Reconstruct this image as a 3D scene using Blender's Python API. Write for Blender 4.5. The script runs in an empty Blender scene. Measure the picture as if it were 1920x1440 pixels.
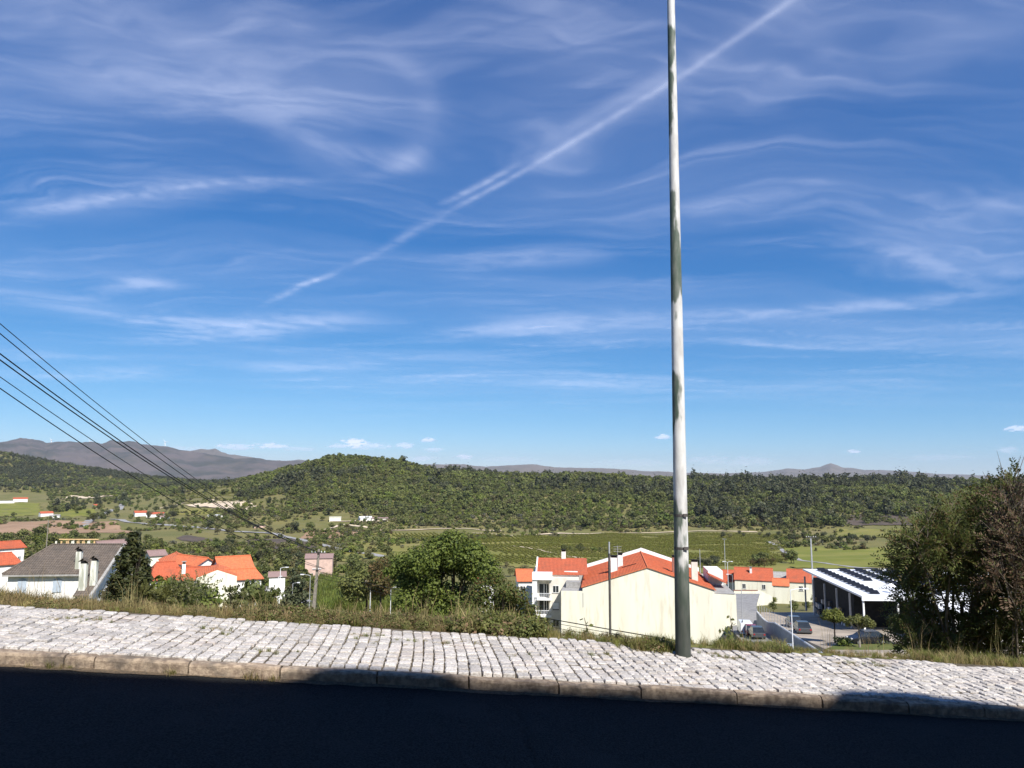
import bpy, bmesh, math, random
import numpy as np
from mathutils import Vector, Matrix
rnd = random.Random(7)
nr = np.random.RandomState(11)
R = math.radians
S = bpy.context.scene
C = S.collection

# ------------------------------------------------------------------ camera
F = 1387.0                       # focal length in photo pixels (1920 wide)
PITCH = 0.1263
CAMZ = 1.63
ROLL = 0.0029
cam_d = bpy.data.cameras.new('camera'); cam = bpy.data.objects.new('camera', cam_d); C.objects.link(cam)
cam_d.sensor_width = 36.0; cam_d.lens = 36.0 * F / 1920.0
cam_d.clip_start = 0.05; cam_d.clip_end = 300000
cam.location = (0, 0, CAMZ)
cam.rotation_euler = (Matrix.Rotation(R(90) + PITCH, 3, 'X') @ Matrix.Rotation(ROLL, 3, 'Z')).to_euler()
S.camera = cam
S.render.resolution_x = 1024; S.render.resolution_y = 768

CP, SP = math.cos(PITCH), math.sin(PITCH)
def ray(px, py):
    X, Y = px - 960.0, py - 720.0
    c, s = math.cos(ROLL), math.sin(ROLL)
    a, b = (c * X + s * Y) / F, -(-s * X + c * Y) / F
    return Vector((a, CP - b * SP, SP + b * CP))
def at(px, py, v):
    """point seen at photo pixel (px,py) at forward distance v"""
    d = ray(px, py)
    return Vector((0, 0, CAMZ)) + d * (v / d.y)

# ------------------------------------------------------------------ sun and sky
SUN_AZ = R(30)      # sun behind the viewpoint, to the right
SUN_EL = R(46)
SUNV = Vector((math.sin(SUN_AZ) * math.cos(SUN_EL), -math.cos(SUN_AZ) * math.cos(SUN_EL), math.sin(SUN_EL)))
sl = bpy.data.lights.new('sun', 'SUN'); sl.energy = 5.0; sl.angle = R(0.55); sl.color = (1, .955, .89)
so = bpy.data.objects.new('sun', sl); C.objects.link(so)
so.location = SUNV * 100
so.rotation_euler = SUNV.to_track_quat('Z', 'Y').to_euler()

W = bpy.data.worlds.new('World'); S.world = W; W.use_nodes = True
wt = W.node_tree; wt.nodes.clear()
SKY_STRENGTH = 0.10
EXPOSURE = 0.65      # the photograph is exposed so that sunlit white walls clip
class NT:
    """tiny helper for node trees"""
    def __init__(s, t): s.t = t
    def n(s, typ, **kw):
        o = s.t.nodes.new(typ)
        for k, v in kw.items(): setattr(o, k, v)
        return o
    def l(s, a, b): s.t.links.new(a, b)
    def val(s, sock, v):
        if hasattr(v, 'is_output') or isinstance(v, bpy.types.NodeSocket): s.l(v, sock)
        else: sock.default_value = v
    def m(s, op, a, b=None, c=None, clamp=False):
        o = s.n('ShaderNodeMath', operation=op, use_clamp=clamp)
        s.val(o.inputs[0], a)
        if b is not None: s.val(o.inputs[1], b)
        if c is not None: s.val(o.inputs[2], c)
        return o.outputs[0]
    def ss(s, x, a, b, o0=0.0, o1=1.0):
        o = s.n('ShaderNodeMapRange', interpolation_type='SMOOTHSTEP')
        s.val(o.inputs[0], x); o.inputs[1].default_value = a; o.inputs[2].default_value = b
        o.inputs[3].default_value = o0; o.inputs[4].default_value = o1
        return o.outputs[0]
    def noise(s, vec, scale, detail=4, rough=.55, dist=0.0, typ='FBM'):
        o = s.n('ShaderNodeTexNoise')
        o.inputs['Scale'].default_value = scale; o.inputs['Detail'].default_value = detail
        o.inputs['Roughness'].default_value = rough; o.inputs['Distortion'].default_value = dist
        if vec is not None: s.l(vec, o.inputs['Vector'])
        return o.outputs[0]
    def mix(s, fac, a, b, blend='MIX'):
        o = s.n('ShaderNodeMix', data_type='RGBA', blend_type=blend)
        s.val(o.inputs[0], fac)
        for i, v in ((6, a), (7, b)):
            if isinstance(v, (tuple, list)): v = tuple(v) + ((1,) if len(v) == 3 else ())
            s.val(o.inputs[i], v)
        return o.outputs[2]
    def mapping(s, vec, scale=(1, 1, 1), loc=(0, 0, 0), rot=(0, 0, 0)):
        o = s.n('ShaderNodeMapping'); s.l(vec, o.inputs[0])
        o.inputs['Scale'].default_value = scale; o.inputs['Location'].default_value = loc; o.inputs['Rotation'].default_value = rot
        return o.outputs[0]

def build_sky():
    g = NT(wt)
    out = g.n('ShaderNodeOutputWorld'); bg = g.n('ShaderNodeBackground')
    bg.inputs[1].default_value = SKY_STRENGTH
    sky = g.n('ShaderNodeTexSky', sky_type='NISHITA', sun_disc=False)
    sky.sun_elevation = SUN_EL; sky.sun_rotation = math.pi - SUN_AZ
    sky.altitude = 2500; sky.air_density = 1.0; sky.dust_density = 0.0; sky.ozone_density = 3.0
    # the camera's tone response: deeper, more saturated blue
    sp = g.n('ShaderNodeSeparateColor'); g.l(sky.outputs[0], sp.inputs[0])
    cb = g.n('ShaderNodeCombineColor')
    for i, (k, e) in enumerate(((.0325, 1.46), (.0960, .985), (.213, .70))):
        g.l(g.m('MULTIPLY', g.m('POWER', g.m('MAXIMUM', sp.outputs[i], .001), e), k / SKY_STRENGTH / 2 ** EXPOSURE), cb.inputs[i])
    g.l(cb.outputs[0], bg.inputs[0]); g.l(bg.outputs[0], out.inputs[0])
build_sky()

S.view_settings.view_transform = 'Standard'; S.view_settings.look = 'None'
S.view_settings.exposure = EXPOSURE; S.view_settings.gamma = 1.0; S.view_settings.use_curve_mapping = False
S.render.engine = 'CYCLES'; S.cycles.transparent_max_bounces = 24

# ------------------------------------------------------------------ materials
M = {}
def newmat(name):
    m = bpy.data.materials.new(name); m.use_nodes = True
    t = m.node_tree; t.nodes.clear(); g = NT(t)
    out = g.n('ShaderNodeOutputMaterial'); b = g.n('ShaderNodeBsdfPrincipled')
    g.l(b.outputs[0], out.inputs[0]); M[name] = m
    return g, b, out
def pm(name, c1, c2=None, scale=2.0, rough=.8, bump=0.0, bscale=None, rand=0.0, detail=5, spec=.3, lo=.35, hi=.65, stretch=(1, 1, 1), space='pos', metal=0.0, c3=None, s3=.3, a3=.5, bdist=.02):
    """two-colour noise material with optional relief, third large-scale stain, and per-object value variation"""
    g, b, out = newmat(name)
    if space == 'obj': vec = g.n('ShaderNodeTexCoord').outputs['Object']
    else: vec = g.n('ShaderNodeNewGeometry').outputs['Position']
    if stretch != (1, 1, 1): vec = g.mapping(vec, stretch)
    if c2 is None: c2 = tuple(x * .8 for x in c1)
    col = g.mix(g.ss(g.noise(vec, scale, detail), lo, hi), c1, c2)
    if c3: col = g.mix(g.m('MULTIPLY', g.ss(g.noise(vec, s3, 5, .6), .48, .7), a3), col, c3)
    if rand:
        r1 = g.n('ShaderNodeObjectInfo').outputs['Random']; r2 = g.n('ShaderNodeNewGeometry').outputs['Random Per Island']
        r = g.m('FRACT', g.m('ADD', r1, r2))
        hv = g.n('ShaderNodeHueSaturation'); g.l(col, hv.inputs['Color'])
        g.l(g.m('ADD', 1 - rand, g.m('MULTIPLY', r, 2 * rand)), hv.inputs['Value'])
        col = hv.outputs[0]
    g.l(col, b.inputs['Base Color']); b.inputs['Roughness'].default_value = rough
    b.inputs['Specular IOR Level'].default_value = spec; b.inputs['Metallic'].default_value = metal
    if bump:
        bp = g.n('ShaderNodeBump'); bp.inputs['Strength'].default_value = bump; bp.inputs['Distance'].default_value = bdist
        g.l(g.noise(vec, bscale or scale * 4, 6, .6), bp.inputs['Height']); g.l(bp.outputs[0], b.inputs['Normal'])
    return M[name]
def leafmat(name, ca, cb, cc=None, trans=.35, rough=.6, nscale=.6):
    """foliage: each leaf/island and each plant a little different, some light through the leaf"""
    g, b, out = newmat(name)
    gi = g.n('ShaderNodeNewGeometry'); r2 = gi.outputs['Random Per Island']
    r1 = g.n('ShaderNodeObjectInfo').outputs['Random']
    nz = g.noise(gi.outputs['Position'], nscale, 3)
    col = g.mix(g.m('ADD', g.m('MULTIPLY', r2, .6), g.m('MULTIPLY', g.ss(nz, .35, .65), .4)), ca, cb)
    if cc: col = g.mix(g.ss(g.m('FRACT', g.m('ADD', g.m('MULTIPLY', r2, 7.3), g.m('MULTIPLY', r1, 3.1))), .72, .8), col, cc)
    hv = g.n('ShaderNodeHueSaturation'); g.l(col, hv.inputs['Color'])
    g.l(g.m('ADD', .72, g.m('MULTIPLY', r1, .56)), hv.inputs['Value'])
    g.l(g.m('ADD', .478, g.m('MULTIPLY', g.m('FRACT', g.m('MULTIPLY', r1, 5.7)), .03)), hv.inputs['Hue'])
    col = hv.outputs[0]
    g.l(col, b.inputs['Base Color']); b.inputs['Roughness'].default_value = rough; b.inputs['Specular IOR Level'].default_value = .25
    tr = g.n('ShaderNodeBsdfTranslucent'); g.l(col, tr.inputs[0])
    ms = g.n('ShaderNodeMixShader'); ms.inputs[0].default_value = trans
    g.l(b.outputs[0], ms.inputs[1]); g.l(tr.outputs[0], ms.inputs[2]); g.l(ms.outputs[0], out.inputs[0])
    return M[name]

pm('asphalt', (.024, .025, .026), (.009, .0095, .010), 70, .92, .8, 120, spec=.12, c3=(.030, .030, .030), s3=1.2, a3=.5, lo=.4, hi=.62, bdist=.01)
pm('crack', (.006, .006, .007), None, 5, .95)
pm('joint_soil', (.12, .095, .065), (.06, .05, .034), 20, .95, .4, 90)
pm('granite_sett', (.51, .48, .45), (.335, .305, .275), 55, .8, .9, 75, rand=.20, c3=(.38, .32, .28), s3=2.6, a3=.6, lo=.38, hi=.68, bdist=.010)
pm('kerb_granite', (.37, .29, .21), (.20, .15, .11), 22, .85, .6, 70, rand=.12, c3=(.10, .085, .07), s3=5, a3=.8, bdist=.012)
pm('brick_red', (.33, .15, .11), (.22, .1, .075), 30, .85, .4)
pm('plaster_white', (.80, .79, .765), (.70, .69, .66), 1.5, .85, .15, 30, c3=(.55, .54, .5), s3=.7, a3=.5)
pm('plaster_cream', (.76, .74, .61), (.70, .68, .55), .5, .85, .12, 25, stretch=(1, 1, .16), c3=(.52, .44, .31), s3=1.5, a3=.42)
pm('plaster_beige', (.70, .66, .57), (.62, .58, .5), .8, .85, .12, 25, c3=(.5, .46, .4), s3=.5, a3=.4)
pm('plaster_pink', (.62, .44, .36), (.5, .36, .3), .8, .85, .1)
pm('paint_white', (.82, .82, .80), (.74, .74, .72), 3, .55)
pm('shutter_blue', (.42, .48, .55), (.36, .42, .49), 3, .6)
pm('window_glass', (.03, .035, .04), (.02, .025, .03), 2, .08, spec=.6)
pm('interior_shade', (.025, .024, .023), (.015, .015, .015), 2, .9)  # near-black colour standing in for shade under the workshop roof
pm('chimney_black', (.012, .011, .011), None, 5, .9)
pm('concrete', (.36, .35, .33), (.27, .26, .245), 3, .9, .25, 25, c3=(.2, .19, .18), s3=.6, a3=.5)
pm('concrete_wall', (.40, .40, .39), (.33, .33, .32), 1.2, .9, .2, 12, c3=(.24, .24, .23), s3=.35, a3=.6)
pm('pole_concrete', (.26, .23, .19), (.19, .17, .145), 5, .9, .2, 20)
pm('metal_grey', (.42, .43, .44), (.34, .35, .36), 6, .5, metal=.2)
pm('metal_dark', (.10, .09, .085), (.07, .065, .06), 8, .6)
pm('metal_white', (.78, .79, .80), (.70, .71, .73), .8, .45, c3=(.5, .5, .5), s3=.5, a3=.3)
pm('cable_black', (.008, .008, .009), None, 2, .6)
pm('panel_blue', (.010, .011, .014), (.014, .015, .02), 2, .35, spec=.25)
pm('ochre', (.62, .42, .2), (.5, .34, .17), 2, .8)
pm('road_far', (.30, .295, .29), (.24, .235, .23), .5, .9, c3=(.36, .34, .31), s3=.1)
pm('street_stone', (.27, .265, .26), (.21, .205, .2), 1.2, .9, .3, 8)
pm('earth_pale', (.60, .50, .37), (.50, .40, .28), .15, .95, .3, 1)
pm('earth_brown', (.33, .215, .135), (.26, .165, .10), .08, .95, .3, 1, stretch=(1, .2, 1))
pm('earth_dark', (.10, .075, .058), (.075, .06, .045), .1, .95)
pm('field_green', (.145, .150, .028), (.20, .18, .045), .06, .95, .3, 1.5, stretch=(.4, 1, 1), c3=(.2, .17, .07), s3=.02, a3=.5)
pm('field_bright', (.135, .150, .020), (.185, .18, .036), .05, .95, .3, 1.5, stretch=(.4, 1, 1))
pm('lawn', (.075, .105, .02), (.12, .125, .035), 1.0, .95, .4, 10)
pm('rubber', (.012, .012, .013), None, 3, .8)
pm('rim_metal', (.5, .5, .52), None, 3, .35, metal=.7)
pm('lamp_lens', (.8, .8, .78), None, 3, .3)
pm('tail_red', (.35, .02, .02), None, 3, .3)
for nm, c in (('car_black', (.01, .01, .012)), ('car_white', (.75, .76, .77)), ('car_red', (.22, .02, .02)), ('car_blue', (.35, .42, .52)), ('car_grey', (.06, .065, .07))):
    pm(nm, c, tuple(x * .95 for x in c), 2, .22, spec=.6)
pm('bark_dark', (.055, .042, .032), (.03, .024, .02), 8, .95, .5, 30)
pm('bark_pale', (.33, .29, .24), (.2, .17, .14), 8, .95, .4, 30)
pm('turbine_white', (.8, .8, .8), None, 1, .5)
def tilemat(name, ca, cb, stain, sa=.4, period=.30):
    """clay tiles: courses across the slope and channels down it (fine relief), weathered"""
    g, b, out = newmat(name)
    tc = g.n('ShaderNodeTexCoord').outputs['Object']
    pos = g.n('ShaderNodeNewGeometry').outputs['Position']
    sep = g.n('ShaderNodeSeparateXYZ'); g.l(tc, sep.inputs[0])
    w1 = g.m('SINE', g.m('MULTIPLY', sep.outputs[0], 2 * math.pi / (period * .8)))
    col = g.mix(g.ss(g.noise(g.mapping(tc, (3.3, 2.9, 5)), 1.0, 3), .3, .7), ca, cb)
    col = g.mix(g.m('MULTIPLY', g.ss(g.noise(pos, .6, 5, .65), .45, .7), sa), col, stain)
    g.l(col, b.inputs['Base Color']); b.inputs['Roughness'].default_value = .85; b.inputs['Specular IOR Level'].default_value = .2
    bp = g.n('ShaderNodeBump'); bp.inputs['Strength'].default_value = .6; bp.inputs['Distance'].default_value = .04
    g.l(w1, bp.inputs['Height']); g.l(bp.outputs[0], b.inputs['Normal'])
tilemat('tile_orange', (.64, .185, .08), (.50, .135, .06), (.34, .14, .08), .5)
tilemat('tile_red', (.48, .12, .058), (.38, .09, .045), (.24, .09, .055), .55)
tilemat('tile_brown', (.165, .135, .11), (.115, .095, .08), (.085, .075, .065), .6)
tilemat('tile_mauve', (.30, .205, .19), (.24, .165, .15), (.2, .15, .14), .4)

def stainmat():
    g, b, out = newmat('chimney_plaster')
    p = g.n('ShaderNodeNewGeometry').outputs['Position']
    n1 = g.noise(g.mapping(p, (4, 4, .5)), 1.0, 5, .6)
    col = g.mix(g.ss(n1, .42, .62), (.68, .67, .6), (.36, .37, .30))
    g.l(col, b.inputs['Base Color']); b.inputs['Roughness'].default_value = .9
stainmat()
def polemat():
    """galvanised lamp column: chalky pale paint, dark green patches with ragged edges, denser towards the left"""
    g, b, out = newmat('lamp_column')
    tc = g.n('ShaderNodeTexCoord').outputs['Object']
    sep = g.n('ShaderNodeSeparateXYZ'); g.l(tc, sep.inputs[0])
    big = g.noise(g.mapping(tc, (2.0, 2.0, 1.15), (.3, 1.2, .35)), 1.0, 3, .55)
    rag = g.noise(g.mapping(tc, (22, 22, 3.0)), 1.0, 6, .65)
    side = g.m('MULTIPLY', sep.outputs[0], -2.2)  # more dark green towards the left
    base = g.ss(sep.outputs[2], 0.0, 1.0, .30, 0)
    mid = g.ss(sep.outputs[2], 2.6, 3.6, 0.0, -.06)
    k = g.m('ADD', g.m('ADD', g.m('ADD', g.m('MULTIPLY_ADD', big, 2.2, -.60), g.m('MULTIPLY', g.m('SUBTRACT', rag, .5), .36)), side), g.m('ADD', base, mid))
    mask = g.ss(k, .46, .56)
    pale = g.mix(g.ss(g.noise(g.mapping(tc, (14, 14, 4)), 1.0, 5), .35, .7), (.62, .62, .60), (.44, .43, .41))
    dark = g.mix(g.ss(g.noise(g.mapping(tc, (20, 20, 5)), 1.0, 5), .35, .7), (.075, .105, .078), (.16, .175, .15))
    dark = g.mix(g.ss(sep.outputs[2], .2, 1.2, .75, 0), dark, (.03, .032, .028))
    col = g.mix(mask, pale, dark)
    g.l(col, b.inputs['Base Color']); b.inputs['Roughness'].default_value = .6; b.inputs['Specular IOR Level'].default_value = .3
    bp = g.n('ShaderNodeBump'); bp.inputs['Strength'].default_value = .25; bp.inputs['Distance'].default_value = .006
    g.l(rag, bp.inputs['Height']); g.l(bp.outputs[0], b.inputs['Normal'])
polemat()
leafmat('leaf_mid', (.112, .134, .038), (.172, .186, .058), (.082, .102, .033))
leafmat('leaf_bright', (.122, .160, .030), (.185, .215, .046), (.095, .13, .028))
leafmat('leaf_dark', (.052, .063, .032), (.085, .096, .046), (.095, .096, .048), trans=.3)
leafmat('leaf_olive', (.140, .138, .055), (.195, .185, .078), (.108, .108, .045))
leafmat('leaf_rust', (.085, .075, .025), (.13, .085, .035), (.06, .075, .02))
leafmat('leaf_shrub', (.090, .125, .032), (.165, .185, .054), (.15, .115, .045), trans=.4, nscale=1.2)
leafmat('leaf_brownshrub', (.085, .065, .038), (.14, .095, .055), (.08, .09, .035), trans=.25)
leafmat('leaf_grey', (.11, .115, .085), (.16, .16, .11), (.08, .085, .05))
leafmat('leaf_vine', (.150, .165, .024), (.215, .215, .042), (.11, .13, .022))
leafmat('leaf_glossy', (.075, .11, .03), (.15, .17, .06), (.24, .24, .13), trans=.25, rough=.35)
leafmat('grass_dry', (.30, .245, .11), (.40, .32, .15), (.2, .18, .07))
leafmat('grass_olive', (.21, .20, .065), (.28, .24, .10), (.27, .18, .09))
leafmat('grass_green', (.12, .155, .03), (.19, .21, .05), (.25, .23, .09))
leafmat('bramble', (.10, .12, .035), (.19, .17, .065), (.22, .15, .085))

# ------------------------------------------------------------------ mesh helpers
def setp(o, label=None, cat=None, group=None, kind=None):
    if label: o['label'] = label
    if cat: o['category'] = cat
    if group: o['group'] = group
    if kind: o['kind'] = kind
    return o
def link(name, me, mat=None, parent=None, loc=None):
    o = bpy.data.objects.new(name, me); C.objects.link(o)
    if mat is not None and me is not None and not me.materials: me.materials.append(M[mat] if isinstance(mat, str) else mat)
    if parent is not None: o.parent = parent
    if loc is not None: o.location = loc
    return o
def empty(name, loc=(0, 0, 0), rz=0.0, **kw):
    o = bpy.data.objects.new(name, None); C.objects.link(o); o.empty_display_size = .3
    o.location = loc; o.rotation_euler = (0, 0, rz)
    setp(o, **kw); return o
class MB:
    def __init__(s): s.v = []; s.f = []
    def add(s, vs, fs):
        b = len(s.v); s.v += [tuple(x) for x in vs]; s.f += [tuple(b + i for i in f) for f in fs]; return s
    def box(s, x0, x1, y0, y1, z0, z1):
        return s.add([(x0, y0, z0), (x1, y0, z0), (x1, y1, z0), (x0, y1, z0), (x0, y0, z1), (x1, y0, z1), (x1, y1, z1), (x0, y1, z1)],
                     [(0, 3, 2, 1), (4, 5, 6, 7), (0, 1, 5, 4), (1, 2, 6, 5), (2, 3, 7, 6), (3, 0, 4, 7)])
    def slab(s, pts, th, up=(0, 0, 1)):
        """polygon (top face) thickened downwards"""
        n = len(pts); u = Vector(up) * th
        lo = [tuple(Vector(p) - u) for p in pts]
        return s.add(list(pts) + lo, [tuple(range(n)), tuple(range(2 * n - 1, n - 1, -1))] + [(i, n + i, n + (i + 1) % n, (i + 1) % n) for i in range(n)])
    def tube(s, pts, radii, n=8, cap=True):
        pts = [Vector(p) for p in pts]
        if not isinstance(radii, (list, tuple)): radii = [radii] * len(pts)
        rings = []
        vs = []; fs = []
        for i, p in enumerate(pts):
            d = (pts[min(i + 1, len(pts) - 1)] - pts[max(i - 1, 0)]).normalized()
            a = d.cross(Vector((0, 0, 1)) if abs(d.z) < .9 else Vector((1, 0, 0))).normalized(); b = d.cross(a)
            for k in range(n):
                t = 2 * math.pi * k / n; vs.append(tuple(p + (a * math.cos(t) + b * math.sin(t)) * radii[i]))
        for i in range(len(pts) - 1):
            for k in range(n):
                k2 = (k + 1) % n
                fs.append((i * n + k, (i + 1) * n + k, (i + 1) * n + k2, i * n + k2))
        if cap:
            fs.append(tuple(range(n))); fs.append(tuple(range((len(pts) - 1) * n + n - 1, (len(pts) - 1) * n - 1, -1)))
        return s.add(vs, fs)
    def mesh(s, name, smooth=False):
        me = bpy.data.meshes.new(name); me.from_pydata(s.v, [], s.f); me.update()
        if smooth: me.polygons.foreach_set('use_smooth', [True] * len(me.polygons))
        return me
    def build(s, name, mat, parent=None, smooth=False, loc=None, bevel=0):
        me = s.mesh(name, smooth)
        if bevel:
            bm = bmesh.new(); bm.from_mesh(me)
            bmesh.ops.bevel(bm, geom=bm.edges[:], offset=bevel, segments=1, affect='EDGES'); bm.to_mesh(me); bm.free()
        return link(name, me, mat, parent, loc)
def quads_mesh(name, V, mat):
    """V: (n,4,3) array -> mesh of separate quads"""
    n = len(V); me = bpy.data.meshes.new(name)
    me.vertices.add(n * 4); me.vertices.foreach_set('co', V.reshape(-1).astype(np.float32))
    me.loops.add(n * 4); me.loops.foreach_set('vertex_index', np.arange(n * 4, dtype=np.int32))
    me.polygons.add(n); me.polygons.foreach_set('loop_start', np.arange(0, n * 4, 4, dtype=np.int32))
    me.update(calc_edges=True); me.validate()
    me.materials.append(M[mat]); return me

# ------------------------------------------------------------------ terrain
YAW = 0.1102; SLOPE = 0.0789; CROSS = 0.0137; YK = 6.06; YB = 7.64; KH = .095
ca, sa = math.cos(YAW), math.sin(YAW)
def rd(x, y, z=0.0):
    """street coordinates (x along the kerb, y across) -> world; z measured from the road plane"""
    return Vector((ca * x - sa * y, sa * x + ca * y, z - SLOPE * x))
def unrd(X, Y): return ca * X + sa * Y, -sa * X + ca * Y
def kz(py):      # vertical slope of the central ray through row py
    d = ray(960, py); return d.z / d.y
VK = [30, 40, 60, 80, 100, 125, 160, 200, 250, 320, 420, 550, 700, 850, 1000, 1250, 1500, 1800, 2100, 2600, 4000, 16000]
# heights below the viewpoint near by, then photo rows ('y') further out where the ground shows
def col(near, far): return near, far
COLS = {
 -700: ([-2.5, -3.5, -6, -9, -13, -17, -22, -27, -32, -36], {420: 1010, 550: 990, 700: 980, 850: 965, 1000: 955, 1250: 938, 1500: 915, 1800: 870, 2100: 840, 2600: 870}),
 0:    ([-4, -5.5, -9, -12, -15, -18.5, -23, -27, -32, -37], {420: 1036, 550: 1014, 700: 994, 850: 978, 1000: 963, 1250: 946, 1500: 926, 1800: 890, 2100: 852, 2600: 870}),
 150:  ([-5, -6.5, -10, -13, -16, -19.5, -24, -28, -33, -38], {420: 1040, 550: 1016, 700: 995, 850: 978, 1000: 962, 1250: 946, 1500: 930, 1800: 905, 2100: 880, 2600: 890}),
 300:  ([-6, -8, -12, -15, -17.5, -20.5, -25, -29, -34, -39], {420: 1042, 550: 1016, 700: 994, 850: 976, 1000: 960, 1250: 938, 1500: 925, 1800: 912, 2100: 902, 2600: 905}),
 450:  ([-7, -9, -13, -15.5, -18, -21, -26, -31, -36, -41], {420: 1046, 550: 1018, 700: 994, 850: 970, 1000: 945, 1250: 912, 1500: 905, 1800: 915, 2100: 915, 2600: 910}),
 560:  ([-7, -9, -13, -16, -18.5, -21.5, -27, -32, -37, -42], {420: 1050, 550: 1020, 700: 994, 850: 960, 1000: 920, 1250: 878, 1500: 885, 1800: 915, 2100: 915, 2600: 910}),
 660:  ([-7, -9, -13, -16, -19, -22.5, -28, -33, -38, -43], {420: 1054, 550: 1022, 700: 994, 850: 953, 1000: 905, 1250: 856, 1500: 875, 1800: 910, 2100: 915, 2600: 905}),
 780:  ([-7, -9, -14, -18, -21, -25, -29, -33, -39, -44], {420: 1056, 550: 1023, 700: 996, 850: 960, 1000: 920, 1250: 881, 1500: 891, 1800: 905, 2100: 910, 2600: 900}),
 900:  ([-7, -10, -16, -21, -25, -29, -31, -34, -40, -45], {420: 1058, 550: 1024, 700: 998, 850: 963, 1000: 930, 1250: 894, 1500: 896, 1800: 905, 2100: 910, 2600: 900}),
 1100: ([-8, -11, -18, -23, -27, -30, -31, -32, -39, -45], {420: 1060, 550: 1025, 700: 1000, 850: 964, 1000: 932, 1250: 895, 1500: 898, 1800: 905, 2100: 910, 2600: 900}),
 1300: ([-8, -12, -18, -22, -25, -28, -29.5, -29, -38, -45], {420: 1060, 550: 1025, 700: 1000, 850: 966, 1000: 936, 1250: 905, 1500: 906, 1800: 905, 2100: 910, 2600: 900}),
 1420: ([-8, -12, -17, -20, -21, -22.5, -26, -29, -38, -45], {420: 1060, 550: 1025, 700: 1000, 850: 966, 1000: 936, 1250: 907, 1500: 908, 1800: 905, 2100: 910, 2600: 900}),
 1560: ([-8, -12, -16, -18, -19.5, -21, -25, -30, -38, -45], {420: 1060, 550: 1024, 700: 998, 850: 966, 1000: 932, 1250: 901, 1500: 904, 1800: 905, 2100: 910, 2600: 900}),
 1750: ([-8, -12, -16, -18, -19.5, -21, -25, -30, -38, -44], {420: 1056, 550: 1020, 700: 992, 850: 960, 1000: 926, 1250: 903, 1500: 906, 1800: 905, 2100: 910, 2600: 900}),
 2000: ([-8, -12, -16, -18, -19.5, -21, -25, -30, -36, -42], {420: 1050, 550: 1012, 700: 985, 850: 952, 1000: 922, 1250: 905, 1500: 908, 1800: 905, 2100: 910, 2600: 900}),
 2700: ([-8, -12, -16, -18, -19.5, -21, -25, -30, -35, -40], {420: 1040, 550: 1005, 700: 980, 850: 945, 1000: 920, 1250: 905, 1500: 908, 1800: 905, 2100: 910, 2600: 900}),
}
def make_table():
    pxs = sorted(COLS); ts = np.array([(p - 960) / F * CP for p in pxs])
    Z = np.zeros((len(pxs), len(VK)))
    for i, p in enumerate(pxs):
        near, far = COLS[p]
        for j, v in enumerate(VK):
            if j < len(near): Z[i, j] = near[j]
            elif v in far: Z[i, j] = CAMZ + v * kz(far[v])
            else: Z[i, j] = -40 if v <= 4000 else -60
    NV, NTT = 420, 240
    lv = np.linspace(math.log(30), math.log(16000), NV)
    tt = np.linspace(-1.6, 1.6, NTT)
    A = np.array([np.interp(lv, np.log(VK), Z[i]) for i in range(len(pxs))])       # (cols,NV)
    G = np.array([np.interp(tt, ts, A[:, j]) for j in range(NV)]).T                # (NTT,NV)
    for ax, k in ((0, 2), (1, 2)):                                                 # soften the knots
        ker = np.hanning(2 * k + 3)[1:-1]; ker /= ker.sum()
        pad = [(k, k) if a == ax else (0, 0) for a in range(2)]
        G = np.apply_along_axis(lambda r: np.convolve(r, ker, 'valid'), ax, np.pad(G, pad, 'edge'))
    return lv, tt, G
LV, TT, TG = make_table()
def vnoise(x, y, seed=0):
    """value noise, vectorised"""
    xi = np.floor(x).astype(np.int64); yi = np.floor(y).astype(np.int64); fx = x - xi; fy = y - yi
    fx = fx * fx * (3 - 2 * fx); fy = fy * fy * (3 - 2 * fy)
    def h(a, b):
        n = (a * 374761393 + b * 668265263 + seed * 974634777) & 0x7fffffff
        n = ((n ^ (n >> 13)) * 1274126177) & 0x7fffffff
        return ((n ^ (n >> 16)) & 0xffff) / 65535.0
    return (h(xi, yi) * (1 - fx) + h(xi + 1, yi) * fx) * (1 - fy) + (h(xi, yi + 1) * (1 - fx) + h(xi + 1, yi + 1) * fx) * fy
def fbm(x, y, seed=0, o=4):
    s = 0; a = .5
    for i in range(o): s = s + a * (vnoise(x, y, seed + i) - .5); x = x * 2.03; y = y * 2.03; a *= .5
    return s
def H(X, Y):
    X = np.atleast_1d(np.asarray(X, float)); Y = np.atleast_1d(np.asarray(Y, float))
    v = np.clip(Y, 30, 15900); t = np.clip(X / np.maximum(Y, 5.0), -1.59, 1.59)
    fi = (np.log(v) - LV[0]) / (LV[1] - LV[0]); ft = (t - TT[0]) / (TT[1] - TT[0])
    i0 = np.clip(fi.astype(int), 0, len(LV) - 2); t0 = np.clip(ft.astype(int), 0, len(TT) - 2)
    a = fi - i0; b = ft - t0
    z = (TG[t0, i0] * (1 - b) + TG[t0 + 1, i0] * b) * (1 - a) + (TG[t0, i0 + 1] * (1 - b) + TG[t0 + 1, i0 + 1] * b) * a
    z = z + fbm(X / 90, Y / 90, 3) * np.clip((v - 300) / 600, 0, 1) * 14 + fbm(X / 14, Y / 14, 9) * np.clip((v - 30) / 200, 0.1, 1) * 1.2
    # embankment below the street
    x, y = ca * X + sa * Y, -sa * X + ca * Y
    e = np.maximum(y - YB - .75, 0)
    zn = KH - SLOPE * np.clip(x, -60, 60) + CROSS * 1.45 - .02 - np.where(e < 12, .42 * e, 5.04 + .28 * (e - 12)) - .10 * np.clip(y - YB, 0, .75)
    zn = np.where(y < YB - .03, -SLOPE * np.clip(x, -60, 60) - .35, zn)
    w = np.clip((Y - 18) / 26, 0, 1); w = w * w * (3 - 2 * w)
    return zn * (1 - w) + z * w
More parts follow.
